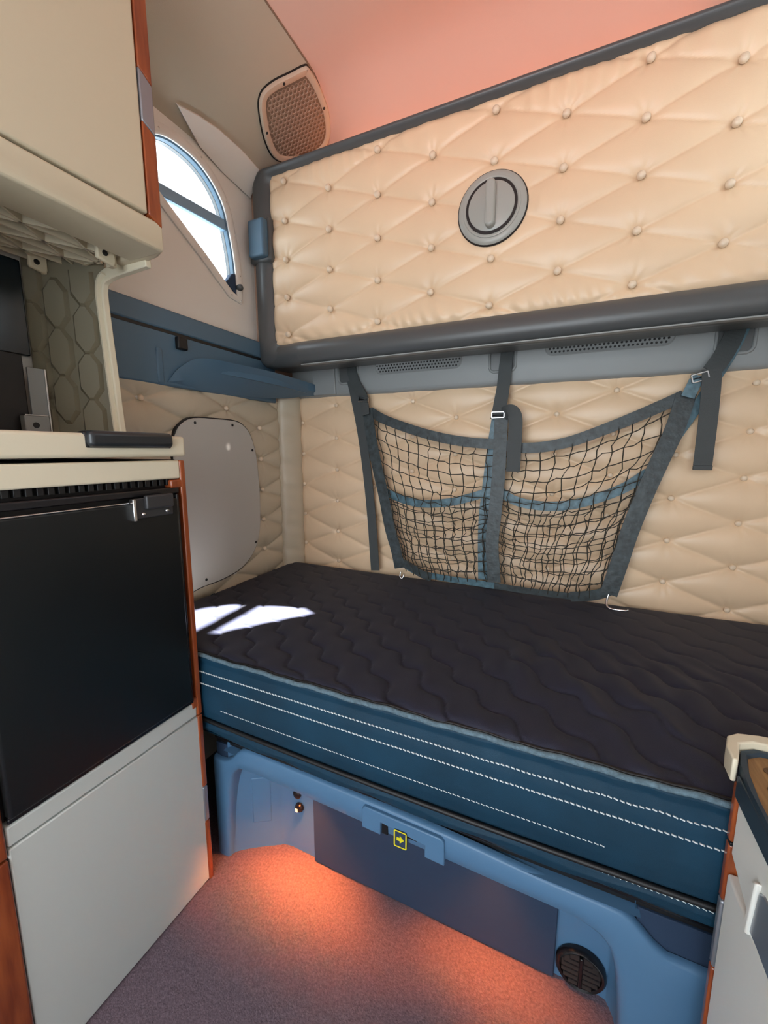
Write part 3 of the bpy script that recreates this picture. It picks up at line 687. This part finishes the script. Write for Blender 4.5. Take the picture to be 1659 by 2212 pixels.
# key lock on the recess back
lk = lathe('key_lock', [(0.016, 0), (0.016, 0.006), (0.012, 0.011), (0.006, 0.012)], (-0.760, 0.985, 0.176), (0, -1, 0), 'black_gloss', lb, 20)
rbox('lock_face', (-0.771, 0.971, 0.164), (-0.761, 0.976, 0.176), 'white', lk, 0.001)
lathe('key_lock', [(0.015, 0), (0.015, 0.006), (0.010, 0.010)], (-0.768, 0.985, 0.222), (0, -1, 0), 'black_gloss', lb, 20)
# round louvred outlet
vt = lathe('air_outlet', [(0.058, 0), (0.058, 0.012), (0.053, 0.018), (0.048, 0.015), (0.047, 0.004)], (0.100, 0.985, 0.066), (0, -1, 0), 'black_gloss', lb, 40)
lathe('outlet_bowl', [(0.050, 0.0), (0.049, 0.005), (0.02, 0.006)], (0.100, 0.985, 0.066), (0, -1, 0), 'black', vt, 30)
for i in range(6):
    dz = -0.036+0.0145*i; hw = math.sqrt(max(0.0, 0.0445**2-dz**2))
    for sgn in (-1, 1):
        a0 = 0.100+sgn*0.005; a1 = 0.100+sgn*hw
        v = [(a0, 0.966, 0.066+dz-0.004), (a1, 0.966, 0.066+dz-0.004), (a1, 0.980, 0.066+dz+0.005), (a0, 0.980, 0.066+dz+0.005)]
        v += [(x, y, z+0.0018) for x, y, z in v]
        mesh('louvre', v, BF, 'black_gloss', vt)
rbox('outlet_spine', (0.096, 0.965, 0.022), (0.104, 0.982, 0.110), 'black_gloss', vt, 0.002)
# foot lamps under the rail
for x, e, g_ in ((-0.70, 3.6, 1), (-0.12, 1.8, 2)):
    lp_ = tag(empty('footwell_lamp', (x, 0.925, 0.39)), 'small amber footwell lamp under the bunk rail, %s' % ('nearer the fridge cabinet' if g_ == 1 else 'right of the arrow sign'), 'lamp', 'amber footwell lamps')
    lathe('bezel', [(0.020, 0), (0.020, 0.008), (0.015, 0.010)], (x, 0.925, 0.399), (0, 0, -1), 'charcoal', lp_, 20)
    lathe('lens', [(0.014, 0.008), (0.013, 0.012), (0.006, 0.014)], (x, 0.925, 0.399), (0, 0, -1), 'amber_lens', lp_, 20)
    d = bpy.data.lights.new('foot_light', 'SPOT'); d.energy = e*4; d.color = (1.0, 0.25, 0.05); d.spot_size = R(105); d.spot_blend = 1.0; d.shadow_soft_size = 0.015
    o = bpy.data.objects.new('foot_light', d); link(o, lp_, (x, 0.925, 0.38)); o.rotation_euler = (R(-30), 0, 0)

# ------------------------------------------------------------------ fridge cabinet
XF = -0.975
cb = thing('fridge_cabinet', 'cream cabinet with red wood edging around the black fridge', 'cabinet', (-1.18, 0.4, 0))
rbox('carcass_back', (XL+0.05, 0.05, 0.0), (XF-0.03, 0.80, 0.60), 'cream', cb, 0.002)
rbox('carcass_top', (XL+0.05, 0.05, 1.30), (XF-0.03, 0.80, 1.338), 'black', cb, 0.002)
rbox('side_panel', (XL+0.05, 0.788, 0.0), (XF-0.012, 0.800, 1.335), 'charcoal', cb, 0.002)
rbox('lower_panel', (XF-0.03, 0.330, 0.006), (XF+0.002, 0.788, 0.572), 'cream_grey', cb, 0.003)
rbox('ledge_panel', (XF-0.03, 0.330, 0.576), (XF+0.002, 0.786, 0.622), 'cream_grey', cb, 0.005, 3)
def stile(name, y0, y1, z0, z1, m):
    return rbox(name, (XF-0.03, y0, z0), (XF+0.006, y1, z1), m, cb, 0.004, 3)
stile('wood_stile', 0.785, 0.8015, 0.577, 1.336, 'wood'); stile('wood_stile', 0.785, 0.8015, 0.335, 0.575, 'wood')
stile('grey_insert', 0.785, 0.8015, 0.215, 0.333, 'silver_insert'); stile('wood_stile', 0.785, 0.8015, 0.002, 0.213, 'wood')
mesh('stile_bracket', *join([(boxv((XF-0.03, 0.755, 1.262), (XF+0.006, 0.790, 1.284)), BF)]), 'wood', cb, bev=0.004)
mesh('stile_bracket', *join([(boxv((XF-0.03, 0.770, 0.605), (XF+0.005, 0.790, 0.638)), BF)]), 'wood', cb, bev=0.004)
stile('wood_stile', 0.250, 0.327, 0.56, 1.336, 'wood'); stile('wood_stile', 0.250, 0.327, 0.002, 0.555, 'wood')
dr = rbox('drawer_front', (XF-0.028, 0.12, 1.287), (XF+0.004, 0.786, 1.336), 'cream', cb, 0.004, 3)
# ventilation comb above the fridge
rbox('comb_back', (XF-0.05, 0.25, 1.258), (XF-0.02, 0.775, 1.286), 'black', cb, 0.001)
for i in range(26): rbox('comb_tooth', (XF-0.022, 0.262+i*0.0195, 1.270), (XF-0.006, 0.274+i*0.0195, 1.286), 'black', cb, 0.001)
# fridge
fd = thing('fridge', 'black built-in fridge with latch bracket at its upper corner', 'fridge', (-1.15, 0.55, 0.62))
rbox('body', (XL+0.06, 0.330, 0.625), (XF-0.012, 0.783, 1.262), 'black', fd, 0.003)
rbox('top_rail', (XF-0.02, 0.330, 1.246), (XF+0.004, 0.780, 1.264), 'black_gloss', fd, 0.004, 3)
door = rbox('door', (XF-0.010, 0.334, 0.640), (XF+0.016, 0.764, 1.236), 'fridge_black', fd, 0.006, 3)
rbox('door_edge_highlight', (XF+0.010, 0.336, 1.2345), (XF+0.0172, 0.628, 1.2375), 'steel', fd, 0.001)  # steel strip stands in for the highlight along the door top
rbox('side_gasket', (XF-0.012, 0.766, 0.632), (XF+0.008, 0.774, 1.246), 'black_gloss', fd, 0.003)
rbox('bottom_rail', (XF-0.012, 0.334, 0.626), (XF+0.006, 0.774, 0.638), 'black_gloss', fd, 0.003)
lb_ = rbox('latch_bracket', (XF+0.014, 0.638, 1.196), (XF+0.022, 0.742, 1.246), 'black_metal', fd, 0.002)
rbox('latch_flap', (XF+0.020, 0.662, 1.218), (XF+0.034, 0.738, 1.252), 'black_metal', lb_, 0.004, 3)
rbox('latch_edge', (XF+0.014, 0.630, 1.192), (XF+0.030, 0.638, 1.246), 'steel', lb_, 0.002)
sm = screw_mesh('rivet', 0.005, 0.003, (1, 0, 0), 'steel')
for y, z in ((0.660, 1.206), (0.725, 1.207)): inst('rivet', sm, (XF+0.022, y, z), lb_)
# worktop with black pull
wt = thing('worktop', 'cream worktop over the fridge with rounded black edge pull', 'worktop', (-1.18, 0.4, 1.345))
rbox('slab', (XL+0.03, 0.02, 1.346), (XF+0.008, 0.806, 1.400), 'cream', wt, 0.008, 4)
pb = rbox('edge_pull', (XF-0.03, 0.552, 1.369), (XF+0.024, 0.760, 1.406), 'pull_black', wt, 0.011, 4)
rbox('pull_shadow_gap', (XF-0.02, 0.5475, 1.3655), (XF+0.0095, 0.7635, 1.404), 'black', wt, 0.006, 3)

# ------------------------------------------------------------------ upper cabinet
uc = thing('overhead_cabinet', 'cream overhead cabinet with red wood strip hanging left of the window', 'cabinet', (-1.18, 0.4, 1.86))
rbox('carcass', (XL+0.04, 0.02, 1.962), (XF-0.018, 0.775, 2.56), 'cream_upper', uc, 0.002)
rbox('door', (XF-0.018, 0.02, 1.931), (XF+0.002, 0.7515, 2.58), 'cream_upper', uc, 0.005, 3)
w1 = [(0.7535,2.247),(0.7875,2.226),(0.7875,2.60),(0.7535,2.60)]; w2 = [(0.7535,2.136),(0.7875,2.118),(0.7875,2.2255),(0.7535,2.2465)]; w3 = [(0.7535,1.932),(0.7875,1.914),(0.7875,2.1175),(0.7535,2.1355)]
for nm, p, m in (('wood_strip', w1, 'wood'), ('grey_insert', w2, 'silver_insert'), ('wood_strip', w3, 'wood')): prism(nm, p, FX, XF-0.02, XF+0.004, m, uc, 0.003)
vp = [(XF+0.001,1.925),(XF+0.001,1.868),(XF-0.004,1.860),(-1.10,1.862),(-1.112,1.866),(-1.112,1.925)]
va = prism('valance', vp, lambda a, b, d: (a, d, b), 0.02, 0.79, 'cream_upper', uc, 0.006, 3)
# end horn of the valance sweeping back towards the wall
hn = [(XF+0.001,0.775),(XF-0.004,0.792),(-1.02,0.808),(-1.09,0.815),(-1.16,0.812),(-1.16,0.780),(-1.05,0.770)]
prism('valance_end', hn, FZ, 1.862, 1.905, 'cream_upper', uc, 0.008, 3)
# ribbed underside; base darker than ribs, shade between them put into colour
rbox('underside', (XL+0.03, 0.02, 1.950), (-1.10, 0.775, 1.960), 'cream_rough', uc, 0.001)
def rib(a, b, w=0.0055, z0=1.872, z1=1.952):
    d = Vector((b[0]-a[0], b[1]-a[1], 0)); n = Vector((-d.y, d.x, 0)).normalized()*w/2
    v = [(a[0]-n.x, a[1]-n.y, z0), (b[0]-n.x, b[1]-n.y, z0), (b[0]+n.x, b[1]+n.y, z0), (a[0]+n.x, a[1]+n.y, z0)]
    v += [(x, y, z1) for x, y, z in v[:4]]
    mesh('rib', v, BF, 'cream_upper', uc)
rows = [-1.115, -1.165, -1.215, -1.265, -1.315, -1.365]
for x in rows[1:]: rib((x, 0.30), (x, 0.765))
for i in range(7):
    y0 = 0.34+0.068*i
    for j in range(5):
        sgn = 1 if (i+j) % 2 else -1
        rib((rows[j], y0-0.034*sgn), (rows[j+1], y0+0.034*sgn))
rib((-1.115, 0.768), (-1.37, 0.768), 0.006)
def tab(x, y, w):
    p = prism('screw_tab', [(y-w, 1.845),(y+w*0.8, 1.838),(y+w, 1.848),(y+w, 1.90),(y-w, 1.90)], FX, x, x-0.012, 'cream_upper', uc, 0.004)
    lathe('tab_hole', [(0.007, 0), (0.0065, 0.002)], (x, y-0.004, 1.862), (1, 0, 0), 'black', p, 14)
    rbox('tab_foot', (x-0.03, y+w*0.6, 1.84), (x-0.008, y+w*1.3, 1.90), 'cream_upper', p, 0.003)
tab(-1.118, 0.735, 0.024); tab(-1.335, 0.690, 0.022)

# ------------------------------------------------------------------ open nook between worktop and overhead cabinet
nk = thing('nook_side_panel', 'cream ribbed plastic panel closing the nook beside the dark screen', 'panel', (-1.32, 0.74, 1.402))
A = np.array((-1.238, 0.790)); B = np.array((-1.392, 0.676)); dv = (B-A)/np.linalg.norm(B-A); nv = np.array((dv[1], -dv[0])); ln_ = np.linalg.norm(B-A)
if nv[1] > 0: nv = -nv
def FN(a, b, d):
    # the panel is thicker set back near its top, following the curved front edge
    p = A+dv*a+nv*d; return (p[0], p[1], b)
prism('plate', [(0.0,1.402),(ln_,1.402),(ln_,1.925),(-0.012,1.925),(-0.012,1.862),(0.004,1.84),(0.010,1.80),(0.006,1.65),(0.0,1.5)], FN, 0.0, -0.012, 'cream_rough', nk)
# curved front edge strip
fe = catmull([(-1.228,0.800,1.402),(-1.234,0.800,1.46),(-1.240,0.800,1.56),(-1.248,0.800,1.68),(-1.254,0.800,1.78),(-1.252,0.800,1.818),(-1.238,0.800,1.842),(-1.205,0.802,1.854),(-1.15,0.806,1.860),(-1.06,0.808,1.864)], 6)
ribbon('front_edge', fe, 0.034, 0.018, 'cream', nk, normal=(0, -1, 0), bev=0.003)
mesh('edge_face', *ribbon_geo([(p[0]+0.006, p[1]-0.006, p[2]) for p in fe[:40]], 0.030, 0.006, (1, 0, 0)), 'cream', nk)
def hexcell(ac, zc, w, h, pt, dpt=0.012):
    pts = [(ac-w/2, zc-h/2+pt), (ac-w*0.12, zc-h/2), (ac+w*0.12, zc-h/2), (ac+w/2, zc-h/2+pt), (ac+w/2, zc+h/2-pt), (ac+w*0.12, zc+h/2), (ac-w*0.12, zc+h/2), (ac-w/2, zc+h/2-pt)]
    pts = [(min(max(a, 0.016), ln_-0.004), min(max(b, 1.404), 1.858)) for a, b in pts]
    ins = [(ac+(a-ac)*0.74, zc+(b-zc)*0.84) for a, b in pts]
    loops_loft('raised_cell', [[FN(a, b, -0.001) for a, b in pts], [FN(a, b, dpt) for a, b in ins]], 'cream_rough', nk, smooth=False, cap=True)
for col, ac in enumerate((0.048, 0.116, 0.176)):
    for r_ in range(5):
        zc = 1.445+0.128*r_+(0.064 if col % 2 else 0)
        if zc < 1.88: hexcell(ac, zc, 0.064, 0.142, 0.034)
nd = thing('nook_light_block', 'unseen panel added at the near end of the nook to block light', 'panel', (-1.18, 0.247, 1.402))  # unseen panel added to keep front daylight out of the nook
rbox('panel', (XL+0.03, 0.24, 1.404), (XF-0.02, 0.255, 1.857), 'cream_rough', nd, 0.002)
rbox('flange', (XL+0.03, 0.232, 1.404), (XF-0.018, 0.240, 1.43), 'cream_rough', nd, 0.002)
scr = thing('dark_screen', 'dark screen mounted at the back of the nook above the worktop', 'screen', (-1.38, 0.4, 1.402))
rbox('upper_glass', (XL+0.008, 0.262, 1.62), (XL+0.022, 0.668, 1.866), 'tv_glass', scr, 0.003)
rbox('lower_box', (XL+0.008, 0.262, 1.404), (XL+0.045, 0.636, 1.618), 'black', scr, 0.003)
br = thing('metal_bracket', 'grey metal mounting bracket in the bottom corner of the nook', 'bracket', (-1.34, 0.66, 1.404))
rbox('upright', (XL+0.046, 0.640, 1.404), (XL+0.052, 0.680, 1.585), 'grey_plastic', br, 0.001)
rbox('edge', (XL+0.050, 0.678, 1.404), (XL+0.056, 0.682, 1.585), 'steel', br, 0.0005)
ft = rbox('foot', (XL+0.052, 0.610, 1.404), (XL+0.075, 0.668, 1.455), 'grey_plastic', br, 0.002)
lathe('foot_hole', [(0.008, 0), (0.0075, 0.0012)], (XL+0.075, 0.635, 1.430), (1, 0, 0), 'black', ft, 14)
rbox('foot_rim', (XL+0.06, 0.612, 1.455), (XL+0.076, 0.666, 1.458), 'steel', ft, 0.0005)

# ------------------------------------------------------------------ right cabinet
XC = 0.285
rcab = thing('right_cabinet', 'cream cabinet with orange-red edge at the right of the aisle', 'cabinet', (0.5, 0.45, 0))
rbox('carcass', (XC+0.02, -0.15, 0.0), (XR-0.01, 0.790, 0.80), 'cream_lower', rcab, 0.003)
def right_stile(nm, z0, z1, m): rbox(nm, (XC-0.003, 0.786, z0), (XC+0.03, 0.8005, z1), m, rcab, 0.003)
right_stile('wood_stile', 0.708, 0.814, 'wood'); right_stile('wood_stile', 0.592, 0.702, 'wood'); right_stile('grey_insert', 0.452, 0.590, 'silver_insert'); right_stile('wood_stile', 0.002, 0.450, 'wood')
rbox('wood_knuckle', (XC-0.002, 0.784, 0.702), (XC+0.02, 0.798, 0.708), 'black', rcab, 0.001)
rbox('door', (XC, -0.15, 0.02), (XC+0.022, 0.785, 0.652), 'cream_lower', rcab, 0.005, 3)
prism('apron', [(-0.15,0.656),(0.690,0.656),(0.785,0.69),(0.785,0.81),(-0.15,0.81)], FX, XC+0.001, XC+0.022, 'cream_lower', rcab, 0.004, 3)
prism('handle_recess', [(0.30,0.655),(0.664,0.655),(0.690,0.652),(0.678,0.733),(0.664,0.742),(0.30,0.742)], FX, XC-0.0015, XC+0.02, 'silver_insert', rcab, 0.003)
prism('handle_lip', [(0.686,0.647),(0.698,0.645),(0.690,0.738),(0.678,0.745)], FX, XC-0.006, XC+0.01, 'cream_lower', rcab, 0.003)
tr = thing('console_tray', 'walnut tray with oval cut-outs in a dark rim on the right cabinet', 'tray', (0.45, 0.6, 0.812))
rim_o = [(0.2795,-0.10),(0.2795,0.60),(0.2805,0.74),(0.286,0.80),(0.298,0.838),(0.320,0.852),(0.70,0.87),(0.70,-0.10)]
rim_i = [(0.287,-0.08),(0.287,0.60),(0.2885,0.72),(0.295,0.785),(0.306,0.830),(0.328,0.845),(0.68,0.855),(0.68,-0.08)]
rbox('rim_skirt', (0.2790, -0.10, 0.797), (0.2838, 0.783, 0.836), 'rim_navy', tr, 0.004, 3)
L = lambda l, d: [(a, b, d) for a, b in l]
loops_loft('rim', [L(rim_o, 0.8165), L(rim_o, 0.838), L([(a*0.9+c*0.1, b*0.9+d*0.1) for (a, b), (c, d) in zip(rim_o, rim_i)], 0.846), L([(a*0.2+c*0.8, b*0.2+d*0.8) for (a, b), (c, d) in zip(rim_o, rim_i)], 0.845), L(rim_i, 0.841), L(rim_i, 0.82)], 'rim_navy', tr, sharp=50)
base = prism('wood_insert', rim_i, FZ, 0.818, 0.838, 'walnut', tr)
for x, y in ((0.350, 0.808), (0.340, 0.762), (0.334, 0.716), (0.328, 0.670), (0.324, 0.624), (0.322, 0.578)):
    ov = [(x+0.030*math.cos(R(a)), y+0.014*math.sin(R(a))) for a in range(0, 360, 15)]; oi = [(x+0.026*math.cos(R(a)), y+0.0115*math.sin(R(a))) for a in range(0, 360, 15)]
    ring = loops_loft('oval_cutout', [L(ov, 0.8383), L(ov, 0.8395), L(oi, 0.8395), L([(p*0.97+x*0.03, q*0.97+y*0.03) for p, q in oi], 0.8384)], 'walnut_dark', base, cap=True)
prism('cream_end_cap', [(0.2735,0.790),(0.2745,0.825),(0.284,0.857),(0.302,0.872),(0.335,0.880),(0.70,0.905),(0.70,0.872),(0.320,0.854),(0.2965,0.840),(0.2845,0.80),(0.2805,0.790)], FZ, 0.8165, 0.858, 'cream', tr, 0.003, 3)

# ------------------------------------------------------------------ cargo net
cn = thing('cargo_net', 'black mesh cargo net strapped against the padded back wall', 'net', (-0.27, 1.76, 0.78))
NY = lambda z: 1.745+0.045*np.clip((z-0.78)/0.85, 0, 1.2)
P3 = lambda x, z, d=0.0: (x, float(NY(z))-d, z)
left_side = catmull([(-0.893,1.560),(-0.868,1.42),(-0.833,1.28),(-0.795,1.14),(-0.762,1.0),(-0.728,0.90),(-0.706,0.815)], 6)
right_side = catmull([(0.352,1.560),(0.327,1.44),(0.292,1.33),(0.252,1.20),(0.215,1.06),(0.190,0.94),(0.163,0.815)], 6)
centre = catmull([(-0.272,1.50),(-0.272,1.385),(-0.272,1.26),(-0.278,1.12),(-0.285,0.98),(-0.276,0.88),(-0.268,0.805)], 6)
topL = catmull([(-0.880,1.548),(-0.80,1.505),(-0.648,1.452),(-0.52,1.418),(-0.40,1.398),(-0.272,1.388)], 6)
topR = catmull([(-0.272,1.388),(-0.19,1.374),(-0.10,1.378),(0.0,1.400),(0.099,1.438),(0.20,1.482),(0.28,1.520),(0.345,1.552)], 6)
pokL = catmull([(-0.795,1.168),(-0.72,1.140),(-0.62,1.122),(-0.50,1.132),(-0.40,1.158),(-0.290,1.196)], 6)
pokR = catmull([(-0.272,1.196),(-0.20,1.155),(-0.10,1.140),(0.0,1.148),(0.10,1.180),(0.19,1.225),(0.262,1.282)], 6)
botL = catmull([(-0.706,0.840),(-0.62,0.803),(-0.50,0.792),(-0.38,0.789),(-0.268,0.787)], 6)
botR = catmull([(-0.268,0.787),(-0.15,0.784),(-0.03,0.784),(0.08,0.790),(0.165,0.82)], 6)
to3 = lambda pts, d: [P3(p[0], p[1], d) for p in pts]
def rs(pts, n):
    P = np.array(pts); d = np.r_[0, np.cumsum(np.linalg.norm(np.diff(P, axis=0), axis=1))]; t = np.linspace(0, d[-1], n)
    return np.stack([np.interp(t, d, P[:, 0]), np.interp(t, d, P[:, 1])], -1)
def net_panel(name, top, bot, lft, rgt, nc, nr, seed, d0, bulge, mname='net_thread', rad=0.0021):
    n = 25; T = rs(top, nc*2+1); Bt = rs(bot, nc*2+1); Lf = rs(lft, nr*2+1); Rg = rs(rgt, nr*2+1); r = np.random.default_rng(seed)
    P = np.zeros((nr*2+1, nc*2+1, 2))
    for j in range(nr*2+1):
        v = j/(nr*2)
        for i in range(nc*2+1):
            u = i/(nc*2)
            P[j, i] = (1-v)*T[i]+v*Bt[i]+(1-u)*Lf[j]+u*Rg[j]-((1-u)*(1-v)*T[0]+u*(1-v)*T[-1]+(1-u)*v*Bt[0]+u*v*Bt[-1])
    jit = r.normal(0, 0.0032, P.shape); jit[0] = jit[-1] = 0; jit[:, 0] = jit[:, -1] = 0
    for j in range(nr*2+1):
        for i in range(nc*2+1):
            jit[j, i, 0] += 0.005*math.sin(j*0.9+i*0.35+seed); jit[j, i, 1] -= 0.006*math.sin(i/(nc*2)*math.pi)
    jit[0] = 0; jit[:, 0] = 0; jit[:, -1] = 0
    P += jit
    q = lambda j, i: P3(P[j, i, 0], P[j, i, 1], d0+bulge*math.sin(math.pi*min(1, j/(nr*2)*0.9))*math.sin(math.pi*i/(nc*2)))
    g = []
    for i in range(1, nc): g.append(tube_geo([q(j, 2*i) for j in range(nr*2+1)], rad, 4))
    for j in range(1, nr): g.append(tube_geo([q(2*j, i) for i in range(nc*2+1)], rad, 4))
    k = []
    for j in range(1, nr):
        for i in range(1, nc):
            c = q(2*j, 2*i); s = rad*1.9
            k.append(([(c[0]+s, c[1], c[2]), (c[0]-s, c[1], c[2]), (c[0], c[1]-s, c[2]), (c[0], c[1]+s, c[2]), (c[0], c[1], c[2]+s), (c[0], c[1], c[2]-s)], [(0,2,4),(2,1,4),(1,3,4),(3,0,4),(2,0,5),(1,2,5),(3,1,5),(0,3,5)]))
    o = mesh(name, *join(g+k), mname, cn); o['kind'] = 'stuff'; return o
net_panel('front_mesh', topL, botL, left_side, [p for p in centre if p[1] < 1.39], 12, 13, 1, 0.012, 0.030)
net_panel('front_mesh', topR, botR, [p for p in centre if p[1] < 1.39], right_side, 12, 13, 2, 0.012, 0.030)
sub = lambda pts, zmax: [p for p in pts if p[1] < zmax]
net_panel('pocket_mesh', pokL, botL, [p+np.array((0.0, 0)) for p in sub(left_side, 1.17)], sub(centre, 1.2), 11, 9, 3, -0.008, 0.006)
net_panel('pocket_mesh', pokR, botR, sub(centre, 1.2), sub(right_side, 1.29), 11, 9, 4, -0.008, 0.006)
ribbon('top_band', to3(topL, 0.014), 0.042, 0.003, 'net_band', cn); ribbon('top_band', to3(topR, 0.014), 0.042, 0.003, 'net_band', cn)
ribbon('pocket_band', to3(pokL, -0.002), 0.036, 0.003, 'net_band_blue', cn); ribbon('pocket_band', to3(pokR, -0.002), 0.038, 0.003, 'net_band_blue', cn)
ribbon('side_band', to3(left_side, 0.018), 0.052, 0.003, 'net_band', cn); ribbon('side_band', to3(right_side, 0.018), 0.060, 0.003, 'net_band', cn)
ribbon('centre_band', to3(centre, 0.020), 0.054, 0.003, 'net_band', cn)
ribbon('rear_centre_strap', to3(catmull([(-0.292,1.50),(-0.305,1.38),(-0.318,1.22),(-0.328,1.08),(-0.326,0.94),(-0.318,0.80)], 6), -0.016), 0.050, 0.003, 'net_band_blue', cn)
ribbon('bottom_band', to3(botL, 0.010), 0.028, 0.003, 'net_band_blue', cn); ribbon('bottom_band', to3(botR, 0.010), 0.026, 0.003, 'net_band', cn)
ribbon('corner_gusset', to3(catmull([(-0.700,0.845),(-0.65,0.825),(-0.60,0.800),(-0.55,0.788)], 5), 0.016), 0.036, 0.003, 'net_band', cn)
ribbon('corner_gusset', to3(catmull([(0.165,0.83),(0.13,0.810),(0.08,0.795),(0.03,0.785)], 5), 0.016), 0.040, 0.003, 'net_band', cn)
# hanging straps
ribbon('left_strap', [(-0.985,1.79,1.79),(-0.985,1.785,1.74),(-0.962,1.782,1.68),(-0.925,1.772,1.625),(-0.908,1.768,1.60)], 0.050, 0.003, 'webbing', cn)
ribbon('left_tail', catmull([(-0.990,1.790,1.70),(-0.968,1.786,1.62),(-0.940,1.80,1.45),(-0.912,1.80,1.26),(-0.882,1.785,1.05),(-0.866,1.775,0.90),(-0.852,1.765,0.775)], 6), 0.046, 0.003, 'webbing', cn)
ribbon('left_link', [(-0.908,1.764,1.605),(-0.900,1.758,1.57),(-0.892,1.752,1.53)], 0.040, 0.004, 'webbing', cn)
ribbon('centre_strap', catmull([(-0.262,1.788,1.79),(-0.266,1.782,1.72),(-0.272,1.776,1.62),(-0.282,1.770,1.54),(-0.290,1.766,1.49)], 5), [0.050]*6+[0.052]*6+[0.054]*9, 0.003, 'webbing', cn)
ribbon('centre_tail', catmull([(-0.262,1.756,1.512),(-0.240,1.742,1.520),(-0.222,1.736,1.512),(-0.212,1.735,1.48),(-0.212,1.738,1.40),(-0.214,1.742,1.278)], 6), 0.054, 0.003, 'webbing', cn)
ribbon('right_strap', catmull([(0.478,1.79,1.79),(0.462,1.772,1.73),(0.436,1.756,1.67),(0.410,1.748,1.625)], 5), 0.056, 0.003, 'webbing', cn)
ribbon('right_tail', catmull([(0.410,1.744,1.632),(0.412,1.738,1.56),(0.414,1.740,1.46),(0.414,1.742,1.36),(0.414,1.744,1.312)], 6), 0.054, 0.003, 'webbing', cn)
ribbon('right_rear_strap', catmull([(0.500,1.796,1.78),(0.470,1.795,1.69),(0.43,1.795,1.60),(0.385,1.80,1.50),(0.335,1.80,1.40),(0.305,1.80,1.32)], 5), 0.034, 0.003, 'net_band_blue', cn)
ribbon('right_link', [(0.376,1.752,1.615),(0.366,1.752,1.585),(0.352,1.752,1.545)], 0.040, 0.004, 'net_band_blue', cn)
rbox('tail_hem', (0.386, 1.738, 1.296), (0.442, 1.745, 1.312), 'webbing', cn, 0.002)
def buckle(x, z, y, w=0.046, h=0.022, an=0.0):
    b = tag_part = None
    g = []
    c, s = math.cos(an), math.sin(an); T = lambda a, b, d: (x+a*c-b*s, y+d, z+a*s+b*c)
    o_ = round_rect(-w/2-0.005, w/2+0.005, -h/2-0.003, h/2+0.004, 0.005, 3); i_ = round_rect(-w/2, w/2, -h/2+0.001, h/2-0.001, 0.003, 3)
    bk_ = loops_loft('buckle', [[T(a, b, -0.004) for a, b in o_], [T(a, b, -0.006) for a, b in offset_loop(o_, 0.0015)], [T(a, b, -0.006) for a, b in i_], [T(a, b, 0.003) for a, b in i_], [T(a, b, 0.003) for a, b in o_], [T(a, b, -0.004) for a, b in o_]], 'chrome', cn)
    tube('buckle_bar', [T(-w/2, -0.001, 0), T(w/2, -0.001, 0)], 0.0025, 'black_gloss', bk_, 8)
buckle(-0.908, 1.602, 1.758, 0.044, 0.020, -0.15); buckle(-0.285, 1.508, 1.758, 0.046, 0.022, 0.0); buckle(0.380, 1.608, 1.746, 0.042, 0.024, 0.25)
hkp = catmull([(0.165,1.735,0.82),(0.158,1.725,0.79),(0.160,1.712,0.772),(0.175,1.705,0.767),(0.20,1.700,0.768),(0.222,1.698,0.770),(0.228,1.697,0.775)], 5)
tube('snap_hook', hkp, 0.004, 'steel', cn, 8)
tube('hook_loop', catmull([(-0.700,1.728,0.80),(-0.702,1.722,0.775),(-0.69,1.722,0.768),(-0.683,1.728,0.79)], 4), 0.0035, 'steel', cn, 6)
